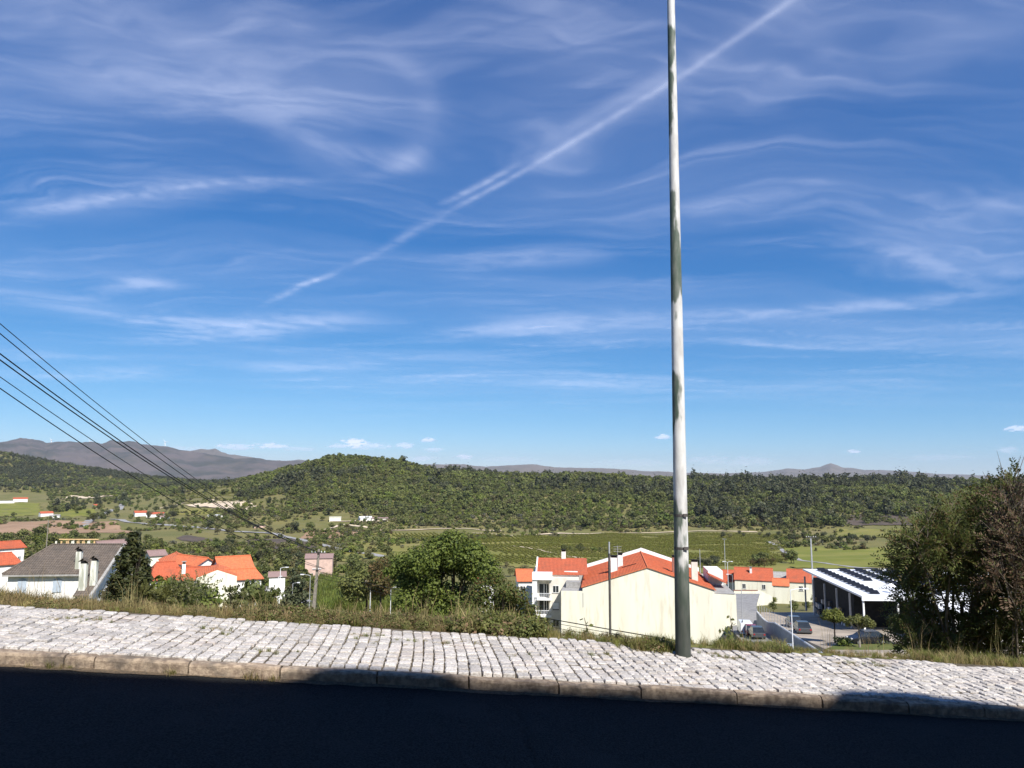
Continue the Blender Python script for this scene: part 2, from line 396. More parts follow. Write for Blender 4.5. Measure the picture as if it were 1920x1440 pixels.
def h1(X, Y): return float(H(X, Y)[0])
def ground_at(px, py, v0=40, v1=3000):
    """where the ray through a photo pixel meets the ground"""
    d = ray(px, py); v = np.exp(np.linspace(math.log(v0), math.log(v1), 1400))
    X = d.x / d.y * v; Zr = CAMZ + d.z / d.y * v; hz = H(X, v)
    k = np.argmax(hz > Zr) if np.any(hz > Zr) else len(v) - 1
    return Vector((X[k], v[k], hz[k]))
pm('ground_scrub', (.120, .120, .034), (.165, .145, .048), .03, .95, .5, .6, detail=9, c3=(.20, .16, .085), s3=.02, a3=.5, bdist=.4)

def build_ground():
    rows = np.concatenate([np.linspace(6.5, 24, 26)[:-1], np.exp(np.linspace(math.log(24), math.log(3000), 250)), np.exp(np.linspace(math.log(3300), math.log(30000), 14))])
    ts = np.concatenate([np.linspace(-2.2, -.8, 16)[:-1], np.linspace(-.8, .8, 200), np.linspace(.8, 2.2, 16)[1:]])
    VV, TTm = np.meshgrid(rows, ts, indexing='ij'); XX = VV * TTm
    ZZ = H(XX.ravel(), VV.ravel()).reshape(XX.shape)
    nrw, nc = XX.shape
    V = np.stack([XX, VV, ZZ], -1).reshape(-1, 3)
    idx = np.arange(nrw * nc).reshape(nrw, nc)
    fq = np.stack([idx[:-1, :-1], idx[:-1, 1:], idx[1:, 1:], idx[1:, :-1]], -1).reshape(-1, 4)
    me = bpy.data.meshes.new('ground')
    vs = V.tolist(); fs = fq.tolist(); b = len(vs)
    vs += [(-400, -400, 2), (400, -400, -3), (400, 7, -5.2), (-400, 7, 4.4)]   # behind the viewpoint
    vs[-4:] = [(x, y, -SLOPE * np.clip(x, -60, 60) - .6) for x, y in ((-400, -400), (-60, -400), (60, -400), (400, -400))] + [(x, 6.6, -SLOPE * np.clip(x, -60, 60) - .6) for x in (-400, -60, 60, 400)]
    fs += [[b + i, b + i + 1, b + 5 + i, b + 4 + i] for i in range(3)]
    me.from_pydata(vs, [], fs); me.polygons.foreach_set('use_smooth', [True] * len(me.polygons)); me.update()
    return setp(link('ground', me, 'ground_scrub'), kind='structure')
build_ground()

# far mountain ranges: skyline rows from the photo at their own distances, with body behind and in front
def mountain(name, pts, v, depth, mat, rough, seed, base=-60):
    pxs = np.array([p[0] for p in pts]); pys = np.array([p[1] for p in pts])
    n = 620; m = 64
    xs = np.linspace(pxs[0], pxs[-1], n); ys = np.interp(xs, pxs, pys)
    top = CAMZ + v * np.array([kz(y) for y in ys]); X0 = (xs - 960) / F * CP * v
    V = []; 
    for j in range(m):
        f = j / (m - 1)                          # 0 front foot .. .62 ridge .. 1 back foot
        yv = v - depth * (.62 - f)
        prof = math.sin(min(f / .62, 1) * math.pi / 2) ** 1.25 if f <= .62 else math.cos((f - .62) / .38 * math.pi / 2)
        nz = fbm(X0 / rough, np.full(n, yv) / rough, seed, 5) + .6 * np.abs(fbm(X0 / rough * 1.7 + 5, np.full(n, yv) / rough * .7, seed + 9, 4))
        amp = (top - base) * .55 * (1 - abs(f - .62) * .3) * (math.sin(min(f / .62, 1) * math.pi) if f < .62 else .3 * math.sin((f - .62) / .38 * math.pi))
        ridge = fbm(X0 / rough * 7, np.full(n, 0.) + seed, seed + 3, 5) * (top - base) * .13
        nz = nz + .45 * fbm(X0 / rough * 4.5, np.full(n, yv) / rough * 3.2, seed + 17, 5)
        z = base + (top - base + ridge * 1.0) * prof + nz * amp
        V.append(np.stack([X0 * yv / v, np.full(n, yv), z], -1))
    V = np.array(V); idx = np.arange(m * n).reshape(m, n)
    fq = np.stack([idx[:-1, :-1], idx[:-1, 1:], idx[1:, 1:], idx[1:, :-1]], -1).reshape(-1, 4)
    me = bpy.data.meshes.new(name); me.from_pydata(V.reshape(-1, 3).tolist(), [], fq.tolist())
    me.polygons.foreach_set('use_smooth', [True] * len(me.polygons)); me.update()
    return setp(link(name, me, mat), kind='structure')
pm('mountain_heath_shaded', (.105, .088, .084), (.050, .053, .046), .0035, .95, 1.0, .012, detail=12, c3=(.14, .11, .09), s3=.006, a3=.5, bdist=8)  # heath colours, with contrast painted in for the shading of the folds
pm('mountain_far', (.15, .125, .105), (.115, .10, .08), .003, .95, .5, .01, detail=7, bdist=10)
mountain('mountains', [(-900, 850), (-300, 835), (-60, 832), (0, 831), (30, 826), (80, 831), (110, 829), (150, 834), (185, 834), (205, 829), (225, 833), (250, 834), (300, 838), (330, 846),
                       (360, 850), (400, 856), (440, 863), (475, 861), (510, 868), (560, 870), (620, 872), (700, 885), (900, 900)], 7000, 3600, 'mountain_heath_shaded', 900, 21)
mountain('mountains', [(200, 880), (330, 855), (370, 845), (400, 842), (430, 853), (470, 857), (500, 866), (560, 866), (640, 870), (780, 872), (820, 871), (870, 870), (910, 876), (960, 872),
                       (990, 870), (1040, 877), (1100, 878), (1160, 880), (1220, 884), (1300, 886), (1400, 888), (1600, 892)], 10500, 4000, 'mountain_far', 1300, 33)
mountain('mountains', [(1100, 892), (1300, 890), (1400, 885), (1440, 884), (1475, 878), (1510, 880), (1540, 873), (1560, 867), (1580, 874), (1620, 879), (1700, 881), (1760, 886), (1850, 889), (1960, 892), (2300, 885), (2700, 890)], 13000, 5000, 'mountain_far', 1500, 44)

# ------------------------------------------------------------------ land patches
def patch(name, corners, mat, n=36, lift=.35, kind='structure', wob=.03):
    P = [ground_at(*c) for c in corners]
    vs = []; fs = []; d = (P[2].xy - P[0].xy).length
    for i in range(n + 1):
        for j in range(n + 1):
            a, b = i / n, j / n
            p = P[0].xy * (1 - a) * (1 - b) + P[1].xy * a * (1 - b) + P[2].xy * a * b + P[3].xy * (1 - a) * b
            if i in (0, n) or j in (0, n): p = p + Vector((rnd.uniform(-1, 1), rnd.uniform(-1, 1))) * d * wob * .3
            vs.append((p.x, p.y))
    A = np.array(vs); vs = np.column_stack([A, H(A[:, 0], A[:, 1]) + lift]).tolist()
    for i in range(n):
        for j in range(n): fs.append((i * (n + 1) + j, (i + 1) * (n + 1) + j, (i + 1) * (n + 1) + j + 1, i * (n + 1) + j + 1))
    me = bpy.data.meshes.new(name); me.from_pydata(vs, [], fs); me.update()
    me.polygons.foreach_set('use_smooth', [True] * len(fs))
    return setp(link(name, me, mat), kind=kind)
def ribbon(name, pts, width, mat, lift=.5, seg=8):
    P = [ground_at(*p) for p in pts]; Q = []
    for i in range(len(P) - 1):
        for k in range(seg): Q.append(P[i].lerp(P[i + 1], k / seg))
    Q.append(P[-1]); vs = []; fs = []
    for i, p in enumerate(Q):
        d = (Q[min(i + 1, len(Q) - 1)] - Q[max(i - 1, 0)]).xy.normalized(); nn = Vector((-d.y, d.x))
        w = width if not callable(width) else width(i / len(Q))
        w *= rnd.uniform(.93, 1.07)
        for s in (-.5, .5):
            q = p.xy + nn * s * w; vs.append((q.x, q.y, h1(q.x, q.y) + lift))
    for i in range(len(Q) - 1): fs.append((2 * i, 2 * i + 1, 2 * i + 3, 2 * i + 2))
    me = bpy.data.meshes.new(name); me.from_pydata(vs, [], fs); me.update()
    return setp(link(name, me, mat), kind='structure')
patch('field', [(-60, 1004), (250, 1000), (215, 978), (-60, 976)], 'earth_brown')
patch('field', [(-60, 970), (80, 966), (75, 944), (-60, 946)], 'field_bright')
patch('field', [(110, 968), (190, 968), (165, 954), (115, 955)], 'field_bright')
patch('field', [(100, 936), (285, 925), (300, 918), (150, 926)], 'earth_pale', lift=1.2)
patch('field', [(345, 948), (480, 960), (480, 948), (420, 940)], 'earth_pale', lift=1.0)
patch('field', [(560, 1011), (640, 1009), (690, 996), (580, 995)], 'earth_brown')
patch('field', [(440, 1025), (600, 1035), (575, 1012), (470, 1012)], 'earth_dark')
patch('field', [(330, 1010), (440, 1030), (440, 1018), (350, 1004)], 'earth_dark')
patch('field', [(300, 968), (400, 965), (400, 955), (320, 955)], 'field_green')
patch('field', [(1480, 1066), (1720, 1062), (1700, 1030), (1465, 1022)], 'field_bright')
patch('field', [(1560, 1008), (1720, 1010), (1720, 990), (1570, 992)], 'field_green')
patch('field', [(1560, 985), (1720, 985), (1740, 962), (1580, 968)], 'earth_dark', lift=.6)
patch('field', [(600, 1050), (1500, 1080), (1436, 1003), (700, 998)], 'field_green', n=60)
ribbon('road', [(150, 990), (190, 966), (225, 955), (232, 943), (218, 930)], 8, 'road_far')
ribbon('road', [(210, 974), (240, 980), (290, 984), (360, 988), (430, 997), (520, 1002), (570, 1014), (640, 1032), (720, 1045)], 6.5, 'road_far')
ribbon('track', [(290, 957), (340, 945), (390, 938), (440, 948)], 6, 'earth_pale', .9)
ribbon('track', [(620, 978), (700, 980), (780, 972)], 5, 'earth_pale', .6)
ribbon('track', [(590, 998), (640, 984), (720, 996), (830, 992), (940, 996)], 4, 'earth_pale', .6)
ribbon('track', [(1436, 1014), (1460, 1026), (1482, 1042), (1500, 1052), (1600, 1065), (1720, 1075)], 3.2, 'road_far', .5)
ribbon('track', [(880, 1000), (1000, 1004), (1200, 1000), (1420, 998)], 3, 'earth_pale', .5)
ribbon('track', [(900, 1020), (1010, 1032), (1100, 1052)], 2.5, 'earth_pale', .6)

# ------------------------------------------------------------------ the street: road, kerb, pavement
XL, XR = -16.0, 18.0
def sheet(name, x0, x1, y0, y1, z, mat, nx=60, ny=8, jit=0.0, cross=0.0):
    vs = []; fs = []
    for i in range(nx + 1):
        for j in range(ny + 1):
            x = x0 + (x1 - x0) * i / nx; y = y0 + (y1 - y0) * j / ny
            vs.append(tuple(rd(x, y, z + cross * (y - y0) + rnd.uniform(-jit, jit))))
    for i in range(nx):
        for j in range(ny): fs.append((i * (ny + 1) + j, (i + 1) * (ny + 1) + j, (i + 1) * (ny + 1) + j + 1, i * (ny + 1) + j + 1))
    me = bpy.data.meshes.new(name); me.from_pydata(vs, [], fs); me.update()
    me.polygons.foreach_set('use_smooth', [True] * len(fs))
    return setp(link(name, me, mat), kind='structure')
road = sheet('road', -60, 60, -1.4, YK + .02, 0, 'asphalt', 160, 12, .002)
# crack in the asphalt
def crack():
    pts = [(968, 1318), (975, 1345), (990, 1358), (982, 1372), (992, 1384), (984, 1392), (1000, 1408), (1012, 1440), (1030, 1470)]
    g = []
    for p in pts:
        d = ray(*p); # meet the road plane
        n = Vector((ca * SLOPE, sa * SLOPE, 1.0))
        t = -(CAMZ) / d.dot(n); g.append(Vector((0, 0, CAMZ)) + d * t)
    vs = []; fs = []
    Q = []
    for a, b in zip(g, g[1:]):
        for k in range(5): Q.append(a.lerp(b, k / 5) + Vector((rnd.uniform(-.008, .008), rnd.uniform(-.008, .008), 0)))
    for i, p in enumerate(Q):
        d = (Q[min(i + 1, len(Q) - 1)] - Q[max(i - 1, 0)]).normalized(); s = Vector((-d.y, d.x, 0)) * rnd.uniform(.003, .009)
        for q in (p - s, p + s): vs.append((q.x, q.y, q.z + .005))
    for i in range(len(Q) - 1): fs.append((2 * i, 2 * i + 1, 2 * i + 3, 2 * i + 2))
    me = bpy.data.meshes.new('crack'); me.from_pydata(vs, [], fs); me.update()
    link('crack', me, 'crack', road)
crack()

# kerb of granite stones, each its own piece
kerb = setp(empty('kerb'), kind='structure')
KW = .09
def kerbstone(x0, x1, k):
    n = 9; gap = .006; x0 += gap; x1 -= gap
    prof = [(0, -.25), (.002, KH - .024), (.009, KH - .009), (.026, KH - .001), (KW, KH), (KW, -.25)]
    dz = rnd.uniform(-.006, .006); dy = rnd.uniform(-.008, .008)
    vs = []; fs = []
    for i in range(n + 1):
        x = x0 + (x1 - x0) * i / n
        for (y, z) in prof:
            e = 0 if i not in (0, n) else -.004
            vs.append(tuple(rd(x, YK + y + dy + rnd.uniform(-.005, .005), z + dz + (rnd.uniform(-.005, .005) + e if z > 0 else 0))))
    m = len(prof)
    for i in range(n):
        for j in range(m - 1): fs.append((i * m + j, (i + 1) * m + j, (i + 1) * m + j + 1, i * m + j + 1))
    fs.append(tuple(range(m))); fs.append(tuple(range(n * m + m - 1, n * m - 1, -1)))
    me = bpy.data.meshes.new('kerbstone'); me.from_pydata(vs, [], fs); me.update()
    link('kerbstone', me, 'kerb_granite', kerb)
# joint positions read from the photo
JX = [-24, -21, -18, -16, -14.5, -13, -11.6, -10.2, -8.9, -7.6, -6.3, -5.0]
def road_x(px, py):
    d = ray(px, py); n = Vector((ca * SLOPE, sa * SLOPE, 1.0)); t = -(CAMZ) / d.dot(n); p = Vector((0, 0, CAMZ)) + d * t
    return unrd(p.x, p.y)[0]
JX += [road_x(x, 1256 + x * .049) for x in (105, 163, 345, 520, 705, 880, 1050, 1205, 1385, 1545, 1705, 1845)]
x = JX[-1]
while x < 20: x += rnd.uniform(.8, 1.2); JX.append(x)
JX = sorted(JX)
for k in range(len(JX) - 1): kerbstone(JX[k], JX[k + 1], k)
setp(sheet('gutter_dirt', -9, -1.2, YK - .10, YK + .01, .004, 'earth_pale', 60, 2), kind='structure') if False else None

# dirt and litter gathered in the gutter, ragged edged
def gutter():
    vs = []; fs = []; n = 260
    for i in range(n + 1):
        x = -11 + 22 * i / n; w = max(.012, .05 + .05 * math.sin(x * 3.1) * math.sin(x * 1.7 + 1) + rnd.uniform(-.02, .03)) * (1.0 if x < 0 else .6)
        vs += [tuple(rd(x, YK - w, .0035)), tuple(rd(x, YK + .02, .014))]
    for i in range(n): fs.append((2 * i, 2 * i + 2, 2 * i + 3, 2 * i + 1))
    me = bpy.data.meshes.new('gutter_dirt'); me.from_pydata(vs, [], fs); me.update(); setp(link('gutter_dirt', me, 'gutter_dirt'), kind='structure')
pm('gutter_dirt', (.17, .125, .08), (.09, .07, .05), 40, .95, .8, 90)
gutter()

# pavement bed and setts
pav = sheet('pavement', -24, 20, YK + KW, YB + .10, KH - .014, 'joint_soil', 120, 10, .003, CROSS)
setts = []
x = -13.0; colk = 0
while x < 14.5:
    w = rnd.uniform(.082, .118)
    y = YK + KW + .008 + rnd.uniform(-.0, .02); lean = 0
    while y < YB - .02:
        ln = rnd.uniform(.09, .155)
        if y + ln > YB + .03: ln = YB + .01 - y
        if ln > .05: setts.append((x, y, w, ln))
        y += ln
    x += w
def wavy(x, y): return .002 * math.sin(y * 5 + math.floor(x * 9) * 2.3) + .02 * math.sin(x * .9 + y * 2.1)
def bed(x, y):   # gentle unevenness of the old paving
    return .012 * math.sin(x * 2.1 + y * 3.1) + .010 * math.sin(x * 5.3 - y * 4.2) - .5 * 0
def sett_verts(w, l, r):
    g = .0045
    def ring(ins, z, j):
        hw, hl = w / 2 - g - ins, l / 2 - .0075 - ins * 1.25
        out = []
        for (a, b) in ((-1, -1), (0, -1), (1, -1), (1, 0), (1, 1), (0, 1), (-1, 1), (-1, 0)):
            k = .93 if a and b else 1.0
            out.append((a * hw * k + r.uniform(-j, j), b * hl * k + r.uniform(-j, j), z + r.uniform(-j * .6, j * .6)))
        return out
    return ring(-.001, -.05, .001) + ring(0, .003, .0035) + ring(.007, .010, .004) + [(r.uniform(-.01, .01), r.uniform(-.01, .01), .0115 + r.uniform(-.004, .004))]
SF = []
for a in range(2):
    for i in range(8): SF.append((a * 8 + i, a * 8 + (i + 1) % 8, a * 8 + 8 + (i + 1) % 8, a * 8 + 8 + i))
SF += [(16 + i, 16 + (i + 1) % 8, 24) for i in range(8)]
protos = []
for k in range(14):
    me = bpy.data.meshes.new('sett'); me.from_pydata(sett_verts(.1, .13, rnd), [], SF); me.materials.append(M['granite_sett']); me.update()
    protos.append(me)
pole_xy = None
def size_in_photo(s):
    p = rd(s[0], s[1], KH); 
    if abs(p.x / p.y) > .68: return 0
    return s[2] * s[3] / (p.length ** 3)
order = sorted(range(len(setts)), key=lambda i: -size_in_photo(setts[i]))
near300 = set(order[:300]); restmb = MB()
nrm = Vector((ca * SLOPE - 0, sa * SLOPE, 1)).normalized()
basis = Matrix((( ca, -sa, 0), (sa, ca, 0), (-SLOPE, CROSS, 1)))   # columns: along, across, up
for i, (x, y, w, l) in enumerate(setts):
    cx_, cy_ = x + w / 2 + wavy(x, y), y + l / 2
    z = KH - .004 + CROSS * (y - YK) + bed(cx_, cy_) * .6 + rnd.uniform(-.006, .006)
    P = rd(cx_, cy_, z)
    A = basis.copy()
    rot = Matrix.Rotation(rnd.uniform(-.07, .07), 3, 'Z') @ Matrix.Rotation(rnd.uniform(-.03, .03), 3, 'X') @ Matrix.Rotation(rnd.uniform(-.03, .03), 3, 'Y')
    sc = Matrix.Diagonal(Vector((w / .1, l / .13, 1)))
    if i in near300:
        o = link('sett', rnd.choice(protos), None, pav)
        o.matrix_world = Matrix.Translation(P) @ (A @ rot @ sc).to_4x4()
    else:
        T = A @ rot @ sc
        restmb.add([P + T @ Vector(q) for q in sett_verts(.1, .13, rnd)], SF)
setp(restmb.build('setts', 'granite_sett', pav), kind='stuff')
# an edging lip of stone behind the setts

# ------------------------------------------------------------------ the shade: an unseen building behind the viewpoint, top shaped for its shadow edge
def shade_building():
    b = empty('apartment_building', rd(0, -3.2, 0), YAW, label='unseen long pale building behind the viewpoint, shaped to shadow the road', cat='building')
    sx, sy = unrd(SUNV.x, SUNV.y); kx, ky = sx / SUNV.z, sy / SUNV.z       # shadow shift per metre (negative = away from sun)
    def shadow_h(yt): return (yt + 3.2) / (-ky)
    w = MB()
    xs = np.linspace(-40, 45, 681)
    tops = []
    for x in xs:
        hb = shadow_h(YK - .02)
        xs_ = x - kx * hb                                                     # where its shadow meets the kerb
        p_ = lambda px, py: road_x(px, py)
        tgt = YK - .07 + .16 * min(max((xs_ - BUMP[0]) / 1.5 + .5, 0), 1)
        def bump(c, wd, h): 
            d = abs((xs_ - c) / wd); return h * (1 - d ** 3) ** 1 if d < 1 else 0
        tgt += bump(BUMP[0], BUMP[1], .22) + bump(BUMP[2], BUMP[3], .30) + .012 * math.sin(xs_ * 9) + .01 * math.sin(xs_ * 23)
        tops.append(shadow_h(tgt) - SLOPE * xs_ + (-kx * hb) * 0)  # top height solved from the wanted shadow edge
    vs = []; fs = []
    for x, t in zip(xs, tops):
        vs += [(x, 0, -6), (x, 0, t), (x, -9, t), (x, -9, -6)]
    for i in range(len(xs) - 1):
        a = 4 * i; fs += [(a, a + 4, a + 5, a + 1), (a + 1, a + 5, a + 6, a + 2), (a + 2, a + 6, a + 7, a + 3)]
    fs += [(0, 1, 2, 3), (len(vs) - 4, len(vs) - 1, len(vs) - 2, len(vs) - 3)]
    me = bpy.data.meshes.new('wall'); me.from_pydata(vs, [], fs); me.update(); link('wall', me, 'plaster_beige', b)
    for i in range(12):
        for fl in range(3):
            x = -30 + i * 5; z = 1.6 + fl * 3 - SLOPE * x
            m = MB(); m.box(x, x + 1.4, .01, .06, z, z + 1.3); f = m.build('window', 'paint_white', b)
            m = MB(); m.box(x + .08, x + 1.32, .061, .07, z + .08, z + 1.22); m.build('pane', 'window_glass', f)
xa, xb = road_x(510, 1290), road_x(870, 1300)
xc, xd = road_x(1555, 1330), road_x(1935, 1350)
BUMP = ((xa + xb) / 2, (xb - xa) / 2, (xc + xd) / 2, (xd - xc) / 2)
shade_building()

# ------------------------------------------------------------------ clouds: a thin high sheet of ice cloud and small far cumulus, lit by the sun
sky_root = setp(empty('sky'), kind='structure')
CLOUD_ALT = 7000.0
def cirrus():
    az = np.radians(np.concatenate([np.linspace(-78, -37, 34)[:-1], np.linspace(-37, 37, 620), np.linspace(37, 78, 34)[1:]]))
    el = np.radians(np.concatenate([np.linspace(3.2, 37, 300), np.linspace(37, 82, 50)[1:]]))
    AZ, EL = np.meshgrid(az, el, indexing='ij')
    r = 1 / np.tan(EL); px = np.sin(AZ) * r; py = np.cos(AZ) * r          # sheet coordinates in units of altitude
    w1 = fbm(px * .8 + 3, py * .8 + 9, 50, 5); w2 = fbm(px * .8 - 7, py * .8 + 2, 60, 5)
    w3 = fbm(px * 3, py * 3, 70, 5); w4 = fbm(px * 3 + 8, py * 3 + 4, 80, 5)
    qx = px + w1 * .9 + w3 * .10; qy = py + w2 * .9 + w4 * .10
    def aniso(kx, ky, ang, seed, o=7, X=qx, Y=qy):
        c, s_ = math.cos(ang), math.sin(ang)
        return fbm((c * X + s_ * Y) * kx, (-s_ * X + c * Y) * ky, seed, o)
    def ss(x, a, b): t = np.clip((x - a) / (b - a), 0, 1); return t * t * (3 - 2 * t)
    v1 = ss(aniso(.35, 1.3, R(12), 101), -.22, .30); v2 = ss(aniso(.7, 3.6, R(-6), 111), -.15, .34)
    v3 = ss(aniso(1.2, 9, R(4), 121), -.2, .35); big = ss(fbm(px * .33 + 1.3, py * .33 + .4, 131, 3), -.22, .2)
    v4 = ss(aniso(2.2, 26, R(8), 161, 6), -.25, .35); v5 = ss(aniso(1.6, 16, R(-22), 171, 6), -.25, .35)
    dens = (.13 * v1 + .10 * v1 * v2 + .10 * v2 * v3 + .22 * v1 * v4 * v3 + .26 * v2 * v5 * v4) * (.45 + .55 * big) * .78
    fine = .5 + aniso(6, 9, R(20), 141, 6); tuft = .5 + fbm(px * 26, py * 26, 151, 5)
    def plane(x, y):
        d = ray(x, y).normalized(); return d.x / d.z, d.y / d.z
    def stroke(pts, w0, w1_, amp, warp=0.0, tp=.2, soft=1.0, contrail=False):
        nonlocal dens
        A = [plane(*p) for p in pts]; n = len(A) - 1
        X = px + w1 * warp + w3 * warp * .4; Y = py + w2 * warp + w4 * warp * .4
        best = np.zeros_like(px)
        for i in range(n):
            (ax, ay), (bx, by) = A[i], A[i + 1]; L = math.hypot(bx - ax, by - ay); ux, uy = (bx - ax) / L, (by - ay) / L
            al = (X - ax) * ux + (Y - ay) * uy; nn = -(X - ax) * uy + (Y - ay) * ux
            t = al / L; tc = np.clip(t, 0, 1)
            d = np.hypot((t - tc) * L, nn); f = (i + tc) / n; w = w0 + (w1_ - w0) * f
            k = np.exp(-(d / w) ** 2 * soft) * np.minimum(1, np.minimum(f / tp, (1 - f) / tp) + .02)
            best = np.maximum(best, k)
        tex = (.22 + .55 * ss(tuft, .25, .75) + .5 * ss(.5 + fbm(px * 7, py * 7, 191, 4), .3, .7)) if contrail else (.35 + .9 * ss(fine, .25, .75))
        m = np.clip(best * amp * tex * (.95 if contrail else .74), 0, 1); dens = 1 - (1 - dens) * (1 - m)
    stroke([(1600, -90), (1470, 10), (1300, 128), (1120, 240), (960, 332), (830, 402)], .011, .016, .21, .014, .10, contrail=True)
    stroke([(900, 362), (800, 420), (700, 480), (590, 525), (480, 580)], .03, .028, .13, .06, .25, contrail=True)
    stroke([(640, 510), (560, 535), (490, 575)], .022, .03, .25, .03, .3, contrail=True)
    stroke([(1600, -90), (1470, 10), (1300, 130), (1120, 245), (960, 336)], .045, .04, .10, .05, .15)
    stroke([(1300, 100), (1240, 150), (1100, 225), (1000, 285)], .035, .03, .12, .05, .3)
    stroke([(985, 298), (900, 345), (825, 385)], .016, .02, .26, .03, .25, contrail=True)
    stroke([(20, 405), (120, 390), (200, 375), (330, 355), (470, 340), (640, 338)], .06, .028, .24, .05, .2, contrail=True)
    stroke([(60, 410), (200, 385), (330, 362), (470, 346)], .16, .1, .12, .1, .3)
    stroke([(600, 336), (700, 328), (750, 312), (795, 275), (812, 220), (800, 165), (740, 110), (690, 80)], .05, .035, .20, .03, .3)
    stroke([(560, 230), (660, 290), (760, 300), (800, 250)], .10, .08, .16, .05, .35)
    stroke([(650, 330), (600, 270), (540, 225), (430, 190), (300, 150)], .08, .16, .17, .16, .3)
    stroke([(640, 320), (600, 240), (480, 120), (440, 40)], .10, .16, .10, .2, .3)
    stroke([(90, 195), (230, 170), (350, 200), (480, 215)], .09, .10, .15, .18, .4)
    stroke([(180, 550), (270, 525), (350, 548)], .08, .16, .34, .25, .4)
    stroke([(-40, 520), (200, 590), (420, 605), (620, 600), (760, 590)], .24, .2, .34, .25, .3)
    stroke([(200, 640), (420, 620), (560, 610)], .3, .25, .30, .35, .4)
    stroke([(-80, 700), (120, 705), (250, 700), (340, 685)], .4, .3, .32, .35, .3)
    stroke([(420, 690), (560, 690), (720, 675)], .4, .28, .24, .35, .3)
    stroke([(780, 640), (900, 622), (1060, 605), (1300, 590)], .2, .25, .26, .25, .4)
    stroke([(1040, 645), (1250, 640)], .22, .2, .14, .2, .4)
    stroke([(800, 500), (1000, 488), (1150, 470)], .13, .16, .24, .25, .4)
    stroke([(1050, 440), (1200, 425), (1400, 415)], .12, .14, .12, .25, .4)
    stroke([(1150, 600), (1450, 590), (1700, 565), (1990, 525)], .17, .16, .27, .15, .3)
    stroke([(1560, 450), (1680, 480), (1850, 510), (1990, 500)], .12, .25, .24, .25, .3)
    stroke([(1700, 420), (1850, 395), (1990, 380)], .16, .2, .11, .3, .4)
    stroke([(1300, 60), (1450, 50), (1600, 110), (1800, 60), (1990, 70)], .12, .2, .09, .3, .3)
    stroke([(1270, 230), (1400, 180), (1600, 160)], .2, .2, .10, .3, .4)
    stroke([(-60, 80), (200, 60), (500, 70), (700, 100)], .3, .3, .09, .4, .4)
    stroke([(900, 20), (1100, 70), (1240, 30)], .12, .1, .07, .3, .4)
    # the clear hole beside the curl
    dens *= 1 - .6 * np.exp(-((px - plane(890, 215)[0] + w3 * .1) / .16) ** 2 - ((py - plane(890, 215)[1]) / .35) ** 2)
    dens *= ss(np.degrees(EL), 3.2, 9.0) * (1 - .5 * ss(np.degrees(EL), 40, 80))
    V = np.stack([px * CLOUD_ALT, py * CLOUD_ALT, np.full_like(px, CLOUD_ALT)], -1).reshape(-1, 3)
    n, m = px.shape; idx = np.arange(n * m).reshape(n, m)
    fq = np.stack([idx[:-1, :-1], idx[:-1, 1:], idx[1:, 1:], idx[1:, :-1]], -1).reshape(-1, 4)
    me = bpy.data.meshes.new('ice_cloud'); nf = len(fq)
    me.vertices.add(len(V)); me.vertices.foreach_set('co', V.astype(np.float32).ravel())
    me.loops.add(nf * 4); me.loops.foreach_set('vertex_index', fq.astype(np.int32).ravel())
    me.polygons.add(nf); me.polygons.foreach_set('loop_start', np.arange(0, nf * 4, 4, dtype=np.int32))
    me.update(calc_edges=True)
    at_ = me.attributes.new('cover', 'FLOAT', 'POINT'); at_.data.foreach_set('value', dens.astype(np.float32).ravel())
    g, b, out = newmat('ice_cloud')
    tr = g.n('ShaderNodeBsdfTranslucent'); tr.inputs[0].default_value = (.55, .58, .66, 1); tp_ = g.n('ShaderNodeBsdfTransparent')
    an = g.n('ShaderNodeAttribute', attribute_name='cover'); ms = g.n('ShaderNodeMixShader')
    g.l(an.outputs['Fac'], ms.inputs[0]); g.l(tp_.outputs[0], ms.inputs[1]); g.l(tr.outputs[0], ms.inputs[2]); g.l(ms.outputs[0], out.inputs[0])
    link('ice_cloud', me, 'ice_cloud', sky_root)
cirrus()
